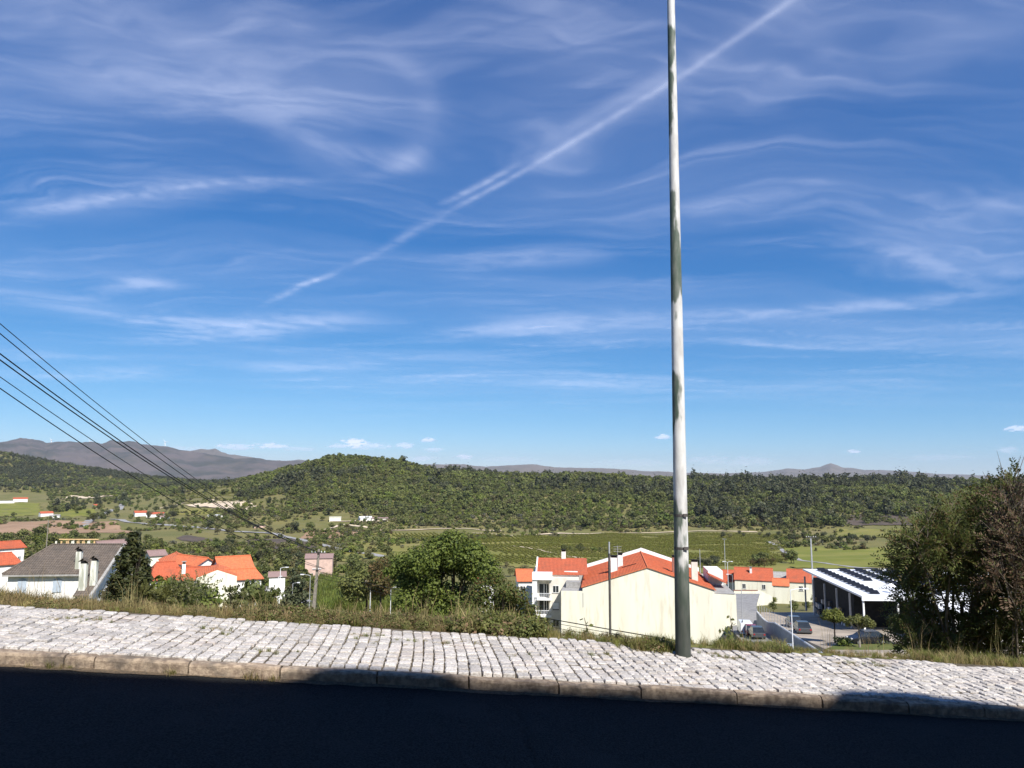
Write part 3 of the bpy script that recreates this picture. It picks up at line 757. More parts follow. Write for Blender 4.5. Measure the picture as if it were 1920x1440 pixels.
def low_cloud():
    """fragments of fair-weather cloud far off, on a sheet at 1900 m seen nearly edge on"""
    az = np.radians(np.linspace(-40, 40, 900)); el = np.radians(np.linspace(.75, 4.4, 110)); AZ, EL = np.meshgrid(az, el, indexing='ij')
    r = 1900 / np.tan(EL); X = np.sin(AZ) * r; Y = np.cos(AZ) * r; D = np.zeros_like(X)
    nz = fbm(AZ * 160, EL * 520, 501, 5); nz2 = fbm(AZ * 420, EL * 1100, 511, 4)
    for (x, y, rx, ry, am) in [(440, 838, 36, 5, .55), (505, 836, 30, 5, .7), (555, 842, 34, 4, .3), (661, 830, 22, 8, .95), (650, 836, 34, 4, .5), (690, 838, 40, 5, .35), (705, 834, 24, 4, .4), (760, 835, 17, 5, .6), (803, 825, 14, 4.5, .8), (812, 843, 16, 4, .45), (870, 857, 17, 5, .6),
                               (790, 860, 30, 5, .35), (1243, 819, 13, 5, .75), (1330, 862, 34, 7, .25), (1400, 866, 44, 9, .25), (1600, 846, 11, 3.5, .6), (1908, 803, 18, 4.5, .65), (1888, 843, 15, 6, .3), (350, 842, 45, 5, .25), (1180, 868, 70, 7, .15), (1750, 858, 60, 5, .15), (960, 862, 60, 6, .15)]:
        c = ray(x, y).normalized(); a0 = math.atan2(c.x, c.y); e0 = math.asin(c.z)
        q = ((AZ - a0) / (rx / F)) ** 2 + ((EL - e0) / (ry / F)) ** 2 + nz * 2.6 + nz2 * 1.2
        t = np.clip((1.25 - q) / 1.25, 0, 1); D = 1 - (1 - D) * (1 - am * t * t * (3 - 2 * t))
    V = np.stack([X, Y, np.full_like(X, 1900.0)], -1).reshape(-1, 3); n, m = X.shape; idx = np.arange(n * m).reshape(n, m)
    fq = np.stack([idx[:-1, :-1], idx[:-1, 1:], idx[1:, 1:], idx[1:, :-1]], -1).reshape(-1, 4)
    keep = (D.ravel()[fq].max(1) > .002); fq = fq[keep]; nf = len(fq)
    me = bpy.data.meshes.new('low_cloud'); me.vertices.add(len(V)); me.vertices.foreach_set('co', V.astype(np.float32).ravel())
    me.loops.add(nf * 4); me.loops.foreach_set('vertex_index', fq.astype(np.int32).ravel()); me.polygons.add(nf); me.polygons.foreach_set('loop_start', np.arange(0, nf * 4, 4, dtype=np.int32)); me.update(calc_edges=True)
    at_ = me.attributes.new('cover', 'FLOAT', 'POINT'); at_.data.foreach_set('value', D.astype(np.float32).ravel())
    link('low_cloud', me, 'ice_cloud', sky_root)
low_cloud()

# ------------------------------------------------------------------ foliage helpers
def rvec(n):
    a = nr.normal(size=(n, 3)); return a / np.linalg.norm(a, axis=1, keepdims=True)
def leaf_quads(c, nrm_, ln, wd):
    """quads centred on c facing nrm_ ; ln, wd arrays"""
    n = len(c); a = np.cross(nrm_, rvec(n)); a /= np.linalg.norm(a, axis=1, keepdims=True) + 1e-9; b = np.cross(nrm_, a)
    a = a * (ln / 2)[:, None]; b = b * (wd / 2)[:, None]
    return np.stack([c - a, c - b * 1.0, c + a, c + b * 1.0], 1)
def blob_leaves(blobs, n, size, shell=.35, up=.35, aspect=.7):
    """blobs: (cx,cy,cz,rx,ry,rz)"""
    B = np.array(blobs, float); w = (B[:, 3] * B[:, 4] * B[:, 5]) ** (2 / 3); w /= w.sum()
    i = nr.choice(len(B), n, p=w); d = rvec(n); rad = shell + (1 - shell) * nr.rand(n) ** .6
    rad *= 1 + .22 * (nr.rand(n) - .5)
    c = B[i, :3] + d * B[i, 3:] * rad[:, None]
    nn = d + rvec(n) * .75 + np.array([0, 0, up]); nn /= np.linalg.norm(nn, axis=1, keepdims=True)
    ln = size * (.7 + .7 * nr.rand(n))
    return leaf_quads(c, nn, ln, ln * aspect)
def sprays(blobs, nspray, nleaf, L, leaf, wd, up=.4, droop=.3):
    """feathery twigs: leaflets in two rows along curved twigs that leave the clump outwards; returns leaf quads and twig lines"""
    B = np.array(blobs, float); w = (B[:, 3] * B[:, 4] * B[:, 5]) ** (2 / 3); w /= w.sum(); out = []; tw = []
    idx = nr.choice(len(B), nspray, p=w)
    for i in idx:
        d = rvec(1)[0]; p0 = B[i, :3] + d * B[i, 3:] * (.25 + .6 * nr.rand())
        dr = d * .8 + np.array([0, 0, up]) + rvec(1)[0] * .6; dr /= np.linalg.norm(dr); l = L * (.6 + .8 * nr.rand())
        s = np.linspace(.12, 1, nleaf); sd = np.cross(dr, rvec(1)[0]); sd /= np.linalg.norm(sd)
        P = p0 + dr * (s * l)[:, None] + np.array([0, 0, -1]) * (droop * l * s ** 2)[:, None]
        sign = np.where(np.arange(nleaf) % 2, 1, -1)[:, None]
        a = (sd * sign + dr * .7 + rvec(nleaf) * .35); a /= np.linalg.norm(a, axis=1, keepdims=True)
        b = np.cross(a, rvec(nleaf) * .5 + np.cross(sd, dr)); b /= np.linalg.norm(b, axis=1, keepdims=True) + 1e-9
        ll = leaf * (.6 + .8 * nr.rand(nleaf))[:, None] * (1.1 - .5 * s)[:, None]
        bw = b * (wd * (.7 + .6 * nr.rand(nleaf)))[:, None] / 2
        out.append(np.stack([P, P + a * ll * .5 + bw, P + a * ll, P + a * ll * .5 - bw], 1)); tw.append((p0, P[nleaf // 2], P[-1]))
    return np.concatenate(out), tw
def rand_blobs(n, R_, rw, rh, cz, seed=None, lean=(0, 0)):
    """clumps filling a crown of half-width rw and half-height rh centred at height cz"""
    out = []; k = 0
    while len(out) < n and k < 900:
        k += 1; d = nr.uniform(-1, 1, 3)
        if np.linalg.norm(d) > 1: continue
        f = .78
        p = (d[0] * rw * f + lean[0], d[1] * rw * f + lean[1], cz + d[2] * rh * f)
        if any((p[0] - q[0]) ** 2 + (p[1] - q[1]) ** 2 + (p[2] - q[2]) ** 2 < (R_ * .62) ** 2 for q in out): continue
        s = R_ * nr.uniform(.7, 1.25); out.append((p[0], p[1], p[2], s, s, s * .8))
    return out
def trunk_mesh(blobs, h0, r0, mat, nlimb=9, lean=(0, 0), name='trunk'):
    m = MB(); B = sorted(blobs, key=lambda b: b[2]); cz = sum(b[2] for b in B) / len(B); cx_ = sum(b[0] for b in B) / len(B); cy_ = sum(b[1] for b in B) / len(B)
    fork = Vector((cx_ * .35, cy_ * .35, h0 + (cz - h0) * .35))
    m.tube([(0, 0, -.4), (cx_ * .12, cy_ * .12, fork.z * .5), fork], [r0 * 1.15, r0 * .85, r0 * .7], 7)
    sel = [B[int(i * len(B) / nlimb)] for i in range(min(nlimb, len(B)))]
    for b in sel:
        e = Vector(b[:3]); mid = fork.lerp(e, .5) + Vector((rnd.uniform(-.1, .1), rnd.uniform(-.1, .1), rnd.uniform(.0, .25))) * (e - fork).length
        m.tube([fork, mid, e], [r0 * .5, r0 * .32, r0 * .10], 5, cap=False)
        for q in range(2):
            e2 = e + Vector((rnd.uniform(-1, 1) * b[3], rnd.uniform(-1, 1) * b[4], rnd.uniform(-.2, 1) * b[5])) * .8
            m.tube([mid, e2], [r0 * .2, r0 * .05], 4, cap=False)
    me = m.mesh(name); me.materials.append(M[mat]); return me
def tree_thing(name, label, cat, X, Y, blobs, V, leaf, bark, r0, h0, group=None, nlimb=9, z=None):
    t = empty(name, (X, Y, h1(X, Y) if z is None else z), label=label, cat=cat, group=group)
    link('trunk', trunk_mesh(blobs, h0, r0, bark, nlimb), None, t)
    link('crown', quads_mesh('crown', V, leaf), None, t)
    return t

# tree prototypes shared by the many mid-distance trees (about 6 m tall)
PROTO = {}
def make_proto(key, leaf, rw, rh, cz, nb, R_, n, size, bark='bark_dark', shape=None):
    bl = rand_blobs(nb, R_, rw, rh, cz) if shape is None else shape
    PROTO[key] = (trunk_mesh(bl, max(cz - rh, .4), .16, bark, 6), quads_mesh('crown', blob_leaves(bl, n, size, .45), leaf))
for i in range(2):
    make_proto('mid%d' % i, 'leaf_mid', 2.6, 2.1, 3.6, 12, 1.15, 620, .55)
    make_proto('bright%d' % i, 'leaf_bright', 2.5, 2.0, 3.3, 12, 1.1, 620, .52)
    make_proto('dark%d' % i, 'leaf_dark', 2.2, 2.3, 3.6, 12, 1.1, 620, .5)
    make_proto('olive%d' % i, 'leaf_olive', 2.4, 1.9, 3.0, 12, 1.0, 560, .5)
    make_proto('rust%d' % i, 'leaf_rust', 2.2, 2.3, 3.4, 11, .95, 460, .45)
make_proto('grey0', 'leaf_grey', 1.8, 1.0, 1.2, 9, .8, 400, .4); make_proto('grey1', 'leaf_grey', 1.6, .9, 1.1, 9, .7, 380, .4)
def pine_shape(h, w, n=9):
    out = []
    for i in range(n):
        f = i / (n - 1); r = w * (1 - f) ** .8 + .12
        for k in range(max(1, int(5 * (1 - f)) + 1)):
            a = rnd.uniform(0, 6.28); out.append((math.cos(a) * r * .65, math.sin(a) * r * .65, h * (.16 + .84 * f), r * .55 + .12, r * .55 + .12, h * .085))
    return out
make_proto('pine0', 'leaf_dark', 0, 0, 4, 0, 0, 640, .42, shape=pine_shape(7, 1.7)); make_proto('pine1', 'leaf_dark', 0, 0, 4, 0, 0, 640, .42, shape=pine_shape(7.5, 2.0))

def place_tree(key, X, Y, h, label, group, name='tree', cat='tree', wide=1.0):
    tr, cr = PROTO[key]; s = h / 6.0
    t = empty(name, (X, Y, h1(X, Y) - .1), rnd.uniform(0, 6.28), label=label, cat=cat, group=group); t.scale = (s * wide, s * wide, s)
    a = bpy.data.objects.new('trunk', tr); C.objects.link(a); a.parent = t
    b = bpy.data.objects.new('crown', cr); C.objects.link(b); b.parent = t
    return t
ORD = ['first', 'second', 'third', 'fourth', 'fifth', 'sixth', 'seventh', 'eighth', 'ninth', 'tenth', 'eleventh', 'twelfth', 'thirteenth', 'fourteenth', 'fifteenth', 'sixteenth', 'seventeenth', 'eighteenth', 'nineteenth']
def ordinal(i):
    if i < 19: return ORD[i]
    t, u = divmod(i + 1, 10); T = {2: 'twent', 3: 'thirt', 4: 'fort'}[t]
    return T + 'ieth' if u == 0 else T + 'y-' + ORD[u - 1]
KWORD = {'mid': 'green', 'bright': 'bright green', 'dark': 'dark green', 'olive': 'olive', 'rust': 'russet', 'grey': 'greyish'}
def belt(n, xr, yr, kinds, hr, place, group, wide=(.9, 1.25), v0=60, noun='tree'):
    """n separate trees on a strip of ground, told apart by colour and by their order from the left"""
    spots = sorted((rnd.uniform(*xr), rnd.uniform(*yr)) for i in range(n))
    for i, (px, py) in enumerate(spots):
        p = ground_at(px, py, v0); k = rnd.choice(kinds)
        place_tree(k + str(rnd.randint(0, 1)), p.x, p.y, rnd.uniform(*hr), '%s %s, %s from the left %s' % (KWORD[k], noun, ordinal(i), place), group, wide=rnd.uniform(*wide))

# scatter of uncountable cover: instances on points
def scatter(name, pts, sc, ix, protos, rz=None, tilt=None, material_kind='stuff'):
    """protos: list of meshes; one object whose points carry instances"""
    me = bpy.data.meshes.new(name); me.from_pydata([tuple(p) for p in pts], [], [])
    for nm, ty, arr in (('sc', 'FLOAT', sc), ('rz', 'FLOAT', rz if rz is not None else nr.uniform(0, 6.28, len(pts))), ('tl', 'FLOAT', tilt if tilt is not None else np.zeros(len(pts)))):
        a = me.attributes.new(nm, ty, 'POINT'); a.data.foreach_set('value', np.asarray(arr, np.float32))
    a = me.attributes.new('ix', 'INT', 'POINT'); a.data.foreach_set('value', np.asarray(ix, np.int32))
    o = link(name, me)
    col_ = bpy.data.collections.new(name + '_kinds')
    for k, pmesh in enumerate(protos):
        q = bpy.data.objects.new('%s_kind_%02d' % (name, k), pmesh); col_.objects.link(q)
    gt = bpy.data.node_groups.new(name + '_scatter', 'GeometryNodeTree')
    gt.interface.new_socket('Geometry', in_out='INPUT', socket_type='NodeSocketGeometry'); gt.interface.new_socket('Geometry', in_out='OUTPUT', socket_type='NodeSocketGeometry')
    N = gt.nodes.new; Lk = gt.links.new
    gi = N('NodeGroupInput'); go = N('NodeGroupOutput'); ip = N('GeometryNodeInstanceOnPoints'); ci = N('GeometryNodeCollectionInfo')
    ci.inputs['Collection'].default_value = col_; ci.inputs['Separate Children'].default_value = True; ci.inputs['Reset Children'].default_value = True
    ip.inputs['Pick Instance'].default_value = True
    def attr(nm, dt):
        a = N('GeometryNodeInputNamedAttribute'); a.data_type = dt; a.inputs[0].default_value = nm
        return next(s for s in a.outputs if s.enabled and s.name == 'Attribute')
    cx_ = N('ShaderNodeCombineXYZ'); Lk(attr('rz', 'FLOAT'), cx_.inputs[2]); Lk(attr('tl', 'FLOAT'), cx_.inputs[0])
    Lk(gi.outputs[0], ip.inputs['Points']); Lk(ci.outputs[0], ip.inputs['Instance']); Lk(attr('ix', 'INT'), ip.inputs['Instance Index'])
    Lk(cx_.outputs[0], ip.inputs['Rotation']); Lk(attr('sc', 'FLOAT'), ip.inputs['Scale']); Lk(ip.outputs[0], go.inputs[0])
    md = o.modifiers.new('scatter', 'NODES'); md.node_group = gt
    return setp(o, kind=material_kind)

# ------------------------------------------------------------------ wooded hills (one mass of trees)
def far_tree(leaf, rw, rh, cz, nb, R_, n, size, shape=None):
    bl = rand_blobs(nb, R_, rw, rh, cz) if shape is None else shape
    return quads_mesh('far_tree', blob_leaves(bl, n, size, .55, .25, .85), leaf)
FT = [far_tree('leaf_mid', 2.7, 1.9, 2.4, 9, 1.2, 190, 1.0), far_tree('leaf_mid', 2.4, 2.1, 2.6, 9, 1.1, 180, .95),
      far_tree('leaf_bright', 2.6, 1.8, 2.2, 9, 1.15, 190, .95), far_tree('leaf_bright', 2.3, 1.7, 2.1, 8, 1.1, 170, .9),
      far_tree('leaf_dark', 0, 0, 0, 0, 0, 190, .85, shape=pine_shape(7.5, 1.9, 7)), far_tree('leaf_dark', 2.3, 2.4, 3.4, 9, 1.1, 180, .95),
      far_tree('leaf_olive', 2.2, 1.3, 1.5, 8, .95, 150, .9), far_tree('leaf_olive', 1.9, 1.1, 1.2, 7, .9, 130, .85),
      far_tree('leaf_grey', 1.7, .8, .9, 7, .75, 110, .75), far_tree('leaf_rust', 1.8, 1.0, 1.1, 7, .8, 120, .8)]
def forest():
    pts = []; sc = []; ix = []
    N0 = 78000
    v = np.sqrt(nr.uniform(690 ** 2, 1480 ** 2, N0)); t = nr.uniform(-.62, .98, N0); X = v * t
    big = fbm(X / 160, v / 160, 201, 4); med = fbm(X / 45, v / 45, 211, 3); zone = fbm(X / 130 + 9, v / 130, 221, 4); z2 = fbm(X / 60, v / 60 + 7, 231, 3)
    foot = 745 + 70 * fbm(X / 120, v * 0, 241, 3) + np.where(t < -.16, 60, 0) + np.where(t > .45, 20, 0)
    hgt = np.clip((v - foot) / 250, 0, 1)
    prob = np.clip(.74 + 1.5 * big + 1.0 * med + .30 * hgt, .05, 1) * (v > foot)
    prob *= np.where((t < -.30) & (v < 1000), .12, 1) * np.where(t < -.37, np.where(v < 1420, .06, 1), 1); prob *= np.where((t > .43) & (t < .60) & (v < 860), .15, 1)
    keep = nr.rand(N0) < prob * .85
    for x_, v_, zn, zz, hg in zip(X[keep], v[keep], zone[keep], z2[keep], hgt[keep]):
        a = zn + .55 * zz + nr.normal(0, .09)
        if hg < .28 and nr.rand() < .62: k = nr.choice([6, 7, 8, 9, 6, 0], p=[.25, .2, .25, .1, .1, .1])
        elif a > .15: k = nr.choice([4, 5, 0, 1])
        elif a > -.02: k = nr.choice([0, 1, 6])
        elif a > -.15: k = nr.choice([2, 3, 0, 1])
        else: k = nr.choice([2, 6, 1, 9], p=[.35, .3, .25, .1])
        s = nr.uniform(.8, 1.25) * (1.25 if k in (4, 5) else 1) * (1 + .75 * (nr.rand() < .16)) * (.72 + 1.5 * max(0, min(.5, .25 + zz)))
        pts.append((x_, v_)); sc.append(s); ix.append(k)
    # stands of pine along the skyline
    for i in range(520):
        t_ = nr.uniform(-.25, .62); v_ = nr.uniform(1150, 1330); x_ = t_ * v_
        if fbm(np.array([x_ / 70]), np.array([3.3]), 261, 3)[0] < .0: continue
        pts.append((x_, v_)); sc.append(nr.uniform(1.0, 1.9)); ix.append(nr.choice([4, 5, 5]))
    A = np.array(pts); z = H(A[:, 0], A[:, 1])
    scatter('wooded_hill', np.column_stack([A, z - .2]), sc, ix, FT)
    # the darker wood on the far left
    N1 = 15000; v = np.sqrt(nr.uniform(1500 ** 2, 2350 ** 2, N1)); t = nr.uniform(-1.05, -.36, N1); X = v * t
    d = fbm(X / 200, v / 200, 301, 4); keep = nr.rand(N1) < np.clip(.7 + 1.3 * d, .1, 1)
    X = X[keep]; v = v[keep]; zn = fbm(X / 150, v / 150, 311, 3)
    k = np.where(zn > .08, nr.choice([4, 5], len(X)), np.where(zn > -.10, nr.choice([0, 5, 1, 6], len(X)), nr.choice([6, 2, 1], len(X))))
    scatter('wooded_hill', np.column_stack([X, v, H(X, v) - .2]), nr.uniform(1.3, 2.3, len(X)), k, FT)
    # scrub of the valley floor and lower slopes
    N2 = 20000; v = np.sqrt(nr.uniform(230 ** 2, 900 ** 2, N2)); t = nr.uniform(-.72, .72, N2); X = v * t
    d = fbm(X / 60, v / 60, 401, 4) + .3 * fbm(X / 15, v / 15, 411, 2)
    inside = (t > -.16) & (t < .36) & (v < 720) & (v > 300)
    fld = (t < -.38) & (v > 560)
    fldr = (t > .36) & (v > 330) & (v < 640)
    keep = (d > np.where(inside, .20, np.where(fld, .10, np.where(fldr, .17, -.06)))) & ~((t > .27) & (v < 260)) & ~((t>0)&(t<.3)&(v<330))
    X = X[keep]; v = v[keep]
    scatter('scrub', np.column_stack([X, v, H(X, v) - .15]), nr.uniform(.35, 1.05, len(X)) * (1 + .5 * (nr.rand(len(X)) < .12)), nr.choice([0, 6, 7, 8, 9, 2, 1, 6], len(X)), FT)
forest()
def pixel_clear(px0, px1, py0, py1): pass

# ------------------------------------------------------------------ vineyards
def vineyard():
    cl = [quads_mesh('vine', blob_leaves([(0, 0, .75, .36, .8, .62)], 26, .42, .5, .3, .8), 'leaf_vine') for _ in range(3)]
    pts = []
    ang = R(-17); du = Vector((math.sin(ang), math.cos(ang))); dn = Vector((math.cos(ang), -math.sin(ang)))
    for k in range(-32, 128):
        for j in range(0, 270):
            p = dn * (k * 3.5) + du * (j * 1.3 + 330)
            t = p.x / p.y
            if not (-.10 + .06 * math.sin(p.y / 60) < t < .352 + .012 * math.sin(p.y / 17) + rnd.uniform(-.004, .004)): continue
            if not (415 < p.y < 690): continue
            if vnoise(np.array([p.x / 30.]), np.array([p.y / 30.]), 77)[0] > .86: continue
            if abs(p.y - (560 + .1 * p.x)) < 4 or abs(p.y - 470 + .25 * p.x) < 3.5: continue
            pts.append((p.x, p.y))
    A = np.array(pts) + nr.normal(0, .12, (len(pts), 2))
    scatter('vineyard', np.column_stack([A, H(A[:, 0], A[:, 1]) + .25]), nr.uniform(.75, 1.15, len(A)), nr.randint(0, 3, len(A)), cl, rz=np.full(len(A), -ang) + nr.normal(0, .15, len(A)))
    # terraced rows on the left slope
    pts = []
    for r_ in range(9):
        a, b = ground_at(330 - r_ * 3, 946 - r_ * 3.4), ground_at(470 - r_ * 2, 944 - r_ * 3.8)
        n = int((a - b).length / 1.6)
        for i in range(n):
            p = a.lerp(b, i / n); pts.append((p.x, p.y + rnd.uniform(-1, 1)))
    A = np.array(pts)
    scatter('vineyard', np.column_stack([A, H(A[:, 0], A[:, 1]) + .2]), nr.uniform(.9, 1.5, len(A)), nr.randint(0, 3, len(A)), cl)
vineyard()

# ------------------------------------------------------------------ building kit (local frame: x right, y away from the viewer, front face y=0)
def window(parent, x0, x1, z0, z1, y=0.0, frame='paint_white', pane='window_glass', mull=True, shut=None):
    f = MB(); w = .07
    f.box(x0, x1, y - .04, y + .02, z0, z0 + w); f.box(x0, x1, y - .04, y + .02, z1 - w, z1)
    f.box(x0, x0 + w, y - .04, y + .02, z0 + w, z1 - w); f.box(x1 - w, x1, y - .04, y + .02, z0 + w, z1 - w)
    if mull: f.box((x0 + x1) / 2 - .03, (x0 + x1) / 2 + .03, y - .035, y + .02, z0 + w, z1 - w)
    o = f.build('window', frame, parent)
    p = MB(); p.box(x0 + w, x1 - w, y - .012, y - .006, z0 + w, z1 - w); p.build('pane', pane, o)
    s = MB(); s.box(x0 - .08, x1 + .08, y - .10, y + .02, z0 - .06, z0); s.build('sill', 'concrete', o)
    if shut:
        q = MB(); q.box(x0 + .03, x1 - .03, y - .06, y - .041, z0 + (z1 - z0) * (1 - shut), z1 - .03); q.build('shutter', 'paint_white', o)
    return o
def roof_mesh(w, d, ze, rise, axis='x', hl=0.0, hr=0.0, ov=.35, th=.12, x0=None, y0=0.0):
    """gabled or hipped roof as thick planes; hl/hr pull the ridge ends in"""
    m = MB(); X0 = -w / 2 - ov if x0 is None else x0 - ov; X1 = X0 + w + 2 * ov; Y0, Y1 = y0 - ov, y0 + d + ov
    if axis == 'x':
        ym = (Y0 + Y1) / 2; sl_ = rise / (d / 2); zl = ze - ov * sl_; zr = ze + rise
        a, b, c, e = (X0, Y0, zl), (X1, Y0, zl), (X1, Y1, zl), (X0, Y1, zl); r0, r1 = (X0 + hl, ym, zr), (X1 - hr, ym, zr)
        m.slab([a, b, r1, r0], th); m.slab([c, e, r0, r1], th)
        if hl: m.slab([e, a, r0], th)
        if hr: m.slab([b, c, r1], th)
    else:
        xm = (X0 + X1) / 2; sl_ = rise / (w / 2); zl = ze - ov * sl_; zr = ze + rise
        a, b, c, e = (X0, Y0, zl), (X1, Y0, zl), (X1, Y1, zl), (X0, Y1, zl); r0, r1 = (xm, Y0 + hl, zr), (xm, Y1 - hr, zr)
        m.slab([a, r0, r1, e], th); m.slab([c, r1, r0, b], th)
        if hl: m.slab([b, r0, a], th)
        if hr: m.slab([e, r1, c], th)
    return m
def wall_mesh(w, d, z0, ze, rise=0.0, axis='x', x0=None, y0=0.0, hip=False):
    m = MB(); X0 = -w / 2 if x0 is None else x0; X1 = X0 + w; Y0, Y1 = y0, y0 + d
    if rise and not hip:
        if axis == 'x':
            ym = (Y0 + Y1) / 2; pr = [(Y0, z0), (Y1, z0), (Y1, ze), (ym, ze + rise - .13), (Y0, ze)]
            m.add([(X0, y, z) for y, z in pr] + [(X1, y, z) for y, z in pr], [(0, 4, 3, 2, 1), (5, 6, 7, 8, 9)] + [(i, (i + 1) % 5, 5 + (i + 1) % 5, 5 + i) for i in range(5)])
        else:
            xm = (X0 + X1) / 2; pr = [(X0, z0), (X1, z0), (X1, ze), (xm, ze + rise - .13), (X0, ze)]
            m.add([(x, Y0, z) for x, z in pr] + [(x, Y1, z) for x, z in pr], [(0, 1, 2, 3, 4), (9, 8, 7, 6, 5)] + [(i, 5 + i, 5 + (i + 1) % 5, (i + 1) % 5) for i in range(5)])
    else: m.box(X0, X1, Y0, Y1, z0, ze)
    return m
def chimney(parent, x, y, z0, z1, w=.6, d=.5, mat='plaster_white', cap='flat'):
    m = MB(); m.box(x - w / 2, x + w / 2, y - d / 2, y + d / 2, z0, z1); o = m.build('chimney', mat, parent)
    m = MB(); m.box(x - w / 2 + .06, x + w / 2 - .06, y - d / 2 + .06, y + d / 2 - .06, z1, z1 + .28); m.build('flue_opening', 'chimney_black', o)  # solid block in plain black under the cap
    m = MB()
    if cap == 'gable':
        h = .30
        for s in (-1, 1): m.slab([(x, y - d / 2 - .12, z1 + .28 + h), (x + s * (w / 2 + .12), y - d / 2 - .12, z1 + .22), (x + s * (w / 2 + .12), y + d / 2 + .12, z1 + .22), (x, y + d / 2 + .12, z1 + .28 + h)][::s], .05)
        m.build('chimney_cap', 'tile_brown', o)
    else:
        m.box(x - w / 2 - .06, x + w / 2 + .06, y - d / 2 - .06, y + d / 2 + .06, z1 + .28, z1 + .38); m.build('chimney_cap', 'chimney_black' if cap == 'dark' else 'concrete', o)
    return o
def house(name, label, P, rz, w, d, h, rise, axis='x', roof='tile_orange', wall='plaster_white', hl=0, hr=0, ov=.35, group=None, wins=(), chim=(), cat='house', foot=4.0, door=None, ridge=True):
    t = empty(name, P, rz, label=label, cat=cat, group=group)
    wall_mesh(w, d, -foot, h, rise, axis, hip=bool(hl or hr)).build('wall', wall, t)
    rf = roof_mesh(w, d, h, rise, axis, hl, hr, ov).build('roof', roof, t)
    if ridge:
        m = MB()
        if axis == 'x': m.tube([(-w / 2 - ov + hl, d / 2, h + rise + .02), (w / 2 + ov - hr, d / 2, h + rise + .02)], .11, 6)
        else: m.tube([(0, -ov + hl, h + rise + .02), (0, d + ov - hr, h + rise + .02)], .11, 6)
        m.build('ridge_tiles', roof, rf)
    for (x0, x1, z0, z1) in wins: window(t, x0, x1, z0, z1)
    if door:
        m = MB(); m.box(door[0], door[1], -.05, .02, 0, door[2]); o = m.build('door', 'bark_dark', t)
        k = MB(); k.box(door[1] - .15, door[1] - .1, -.09, -.05, 1.0, 1.1); k.build('handle', 'metal_grey', o)
    for c in chim: chimney(t, *c)
    return t
def span(px0, px1, v): return abs(at(px1, 1080, v).x - at(px0, 1080, v).x)

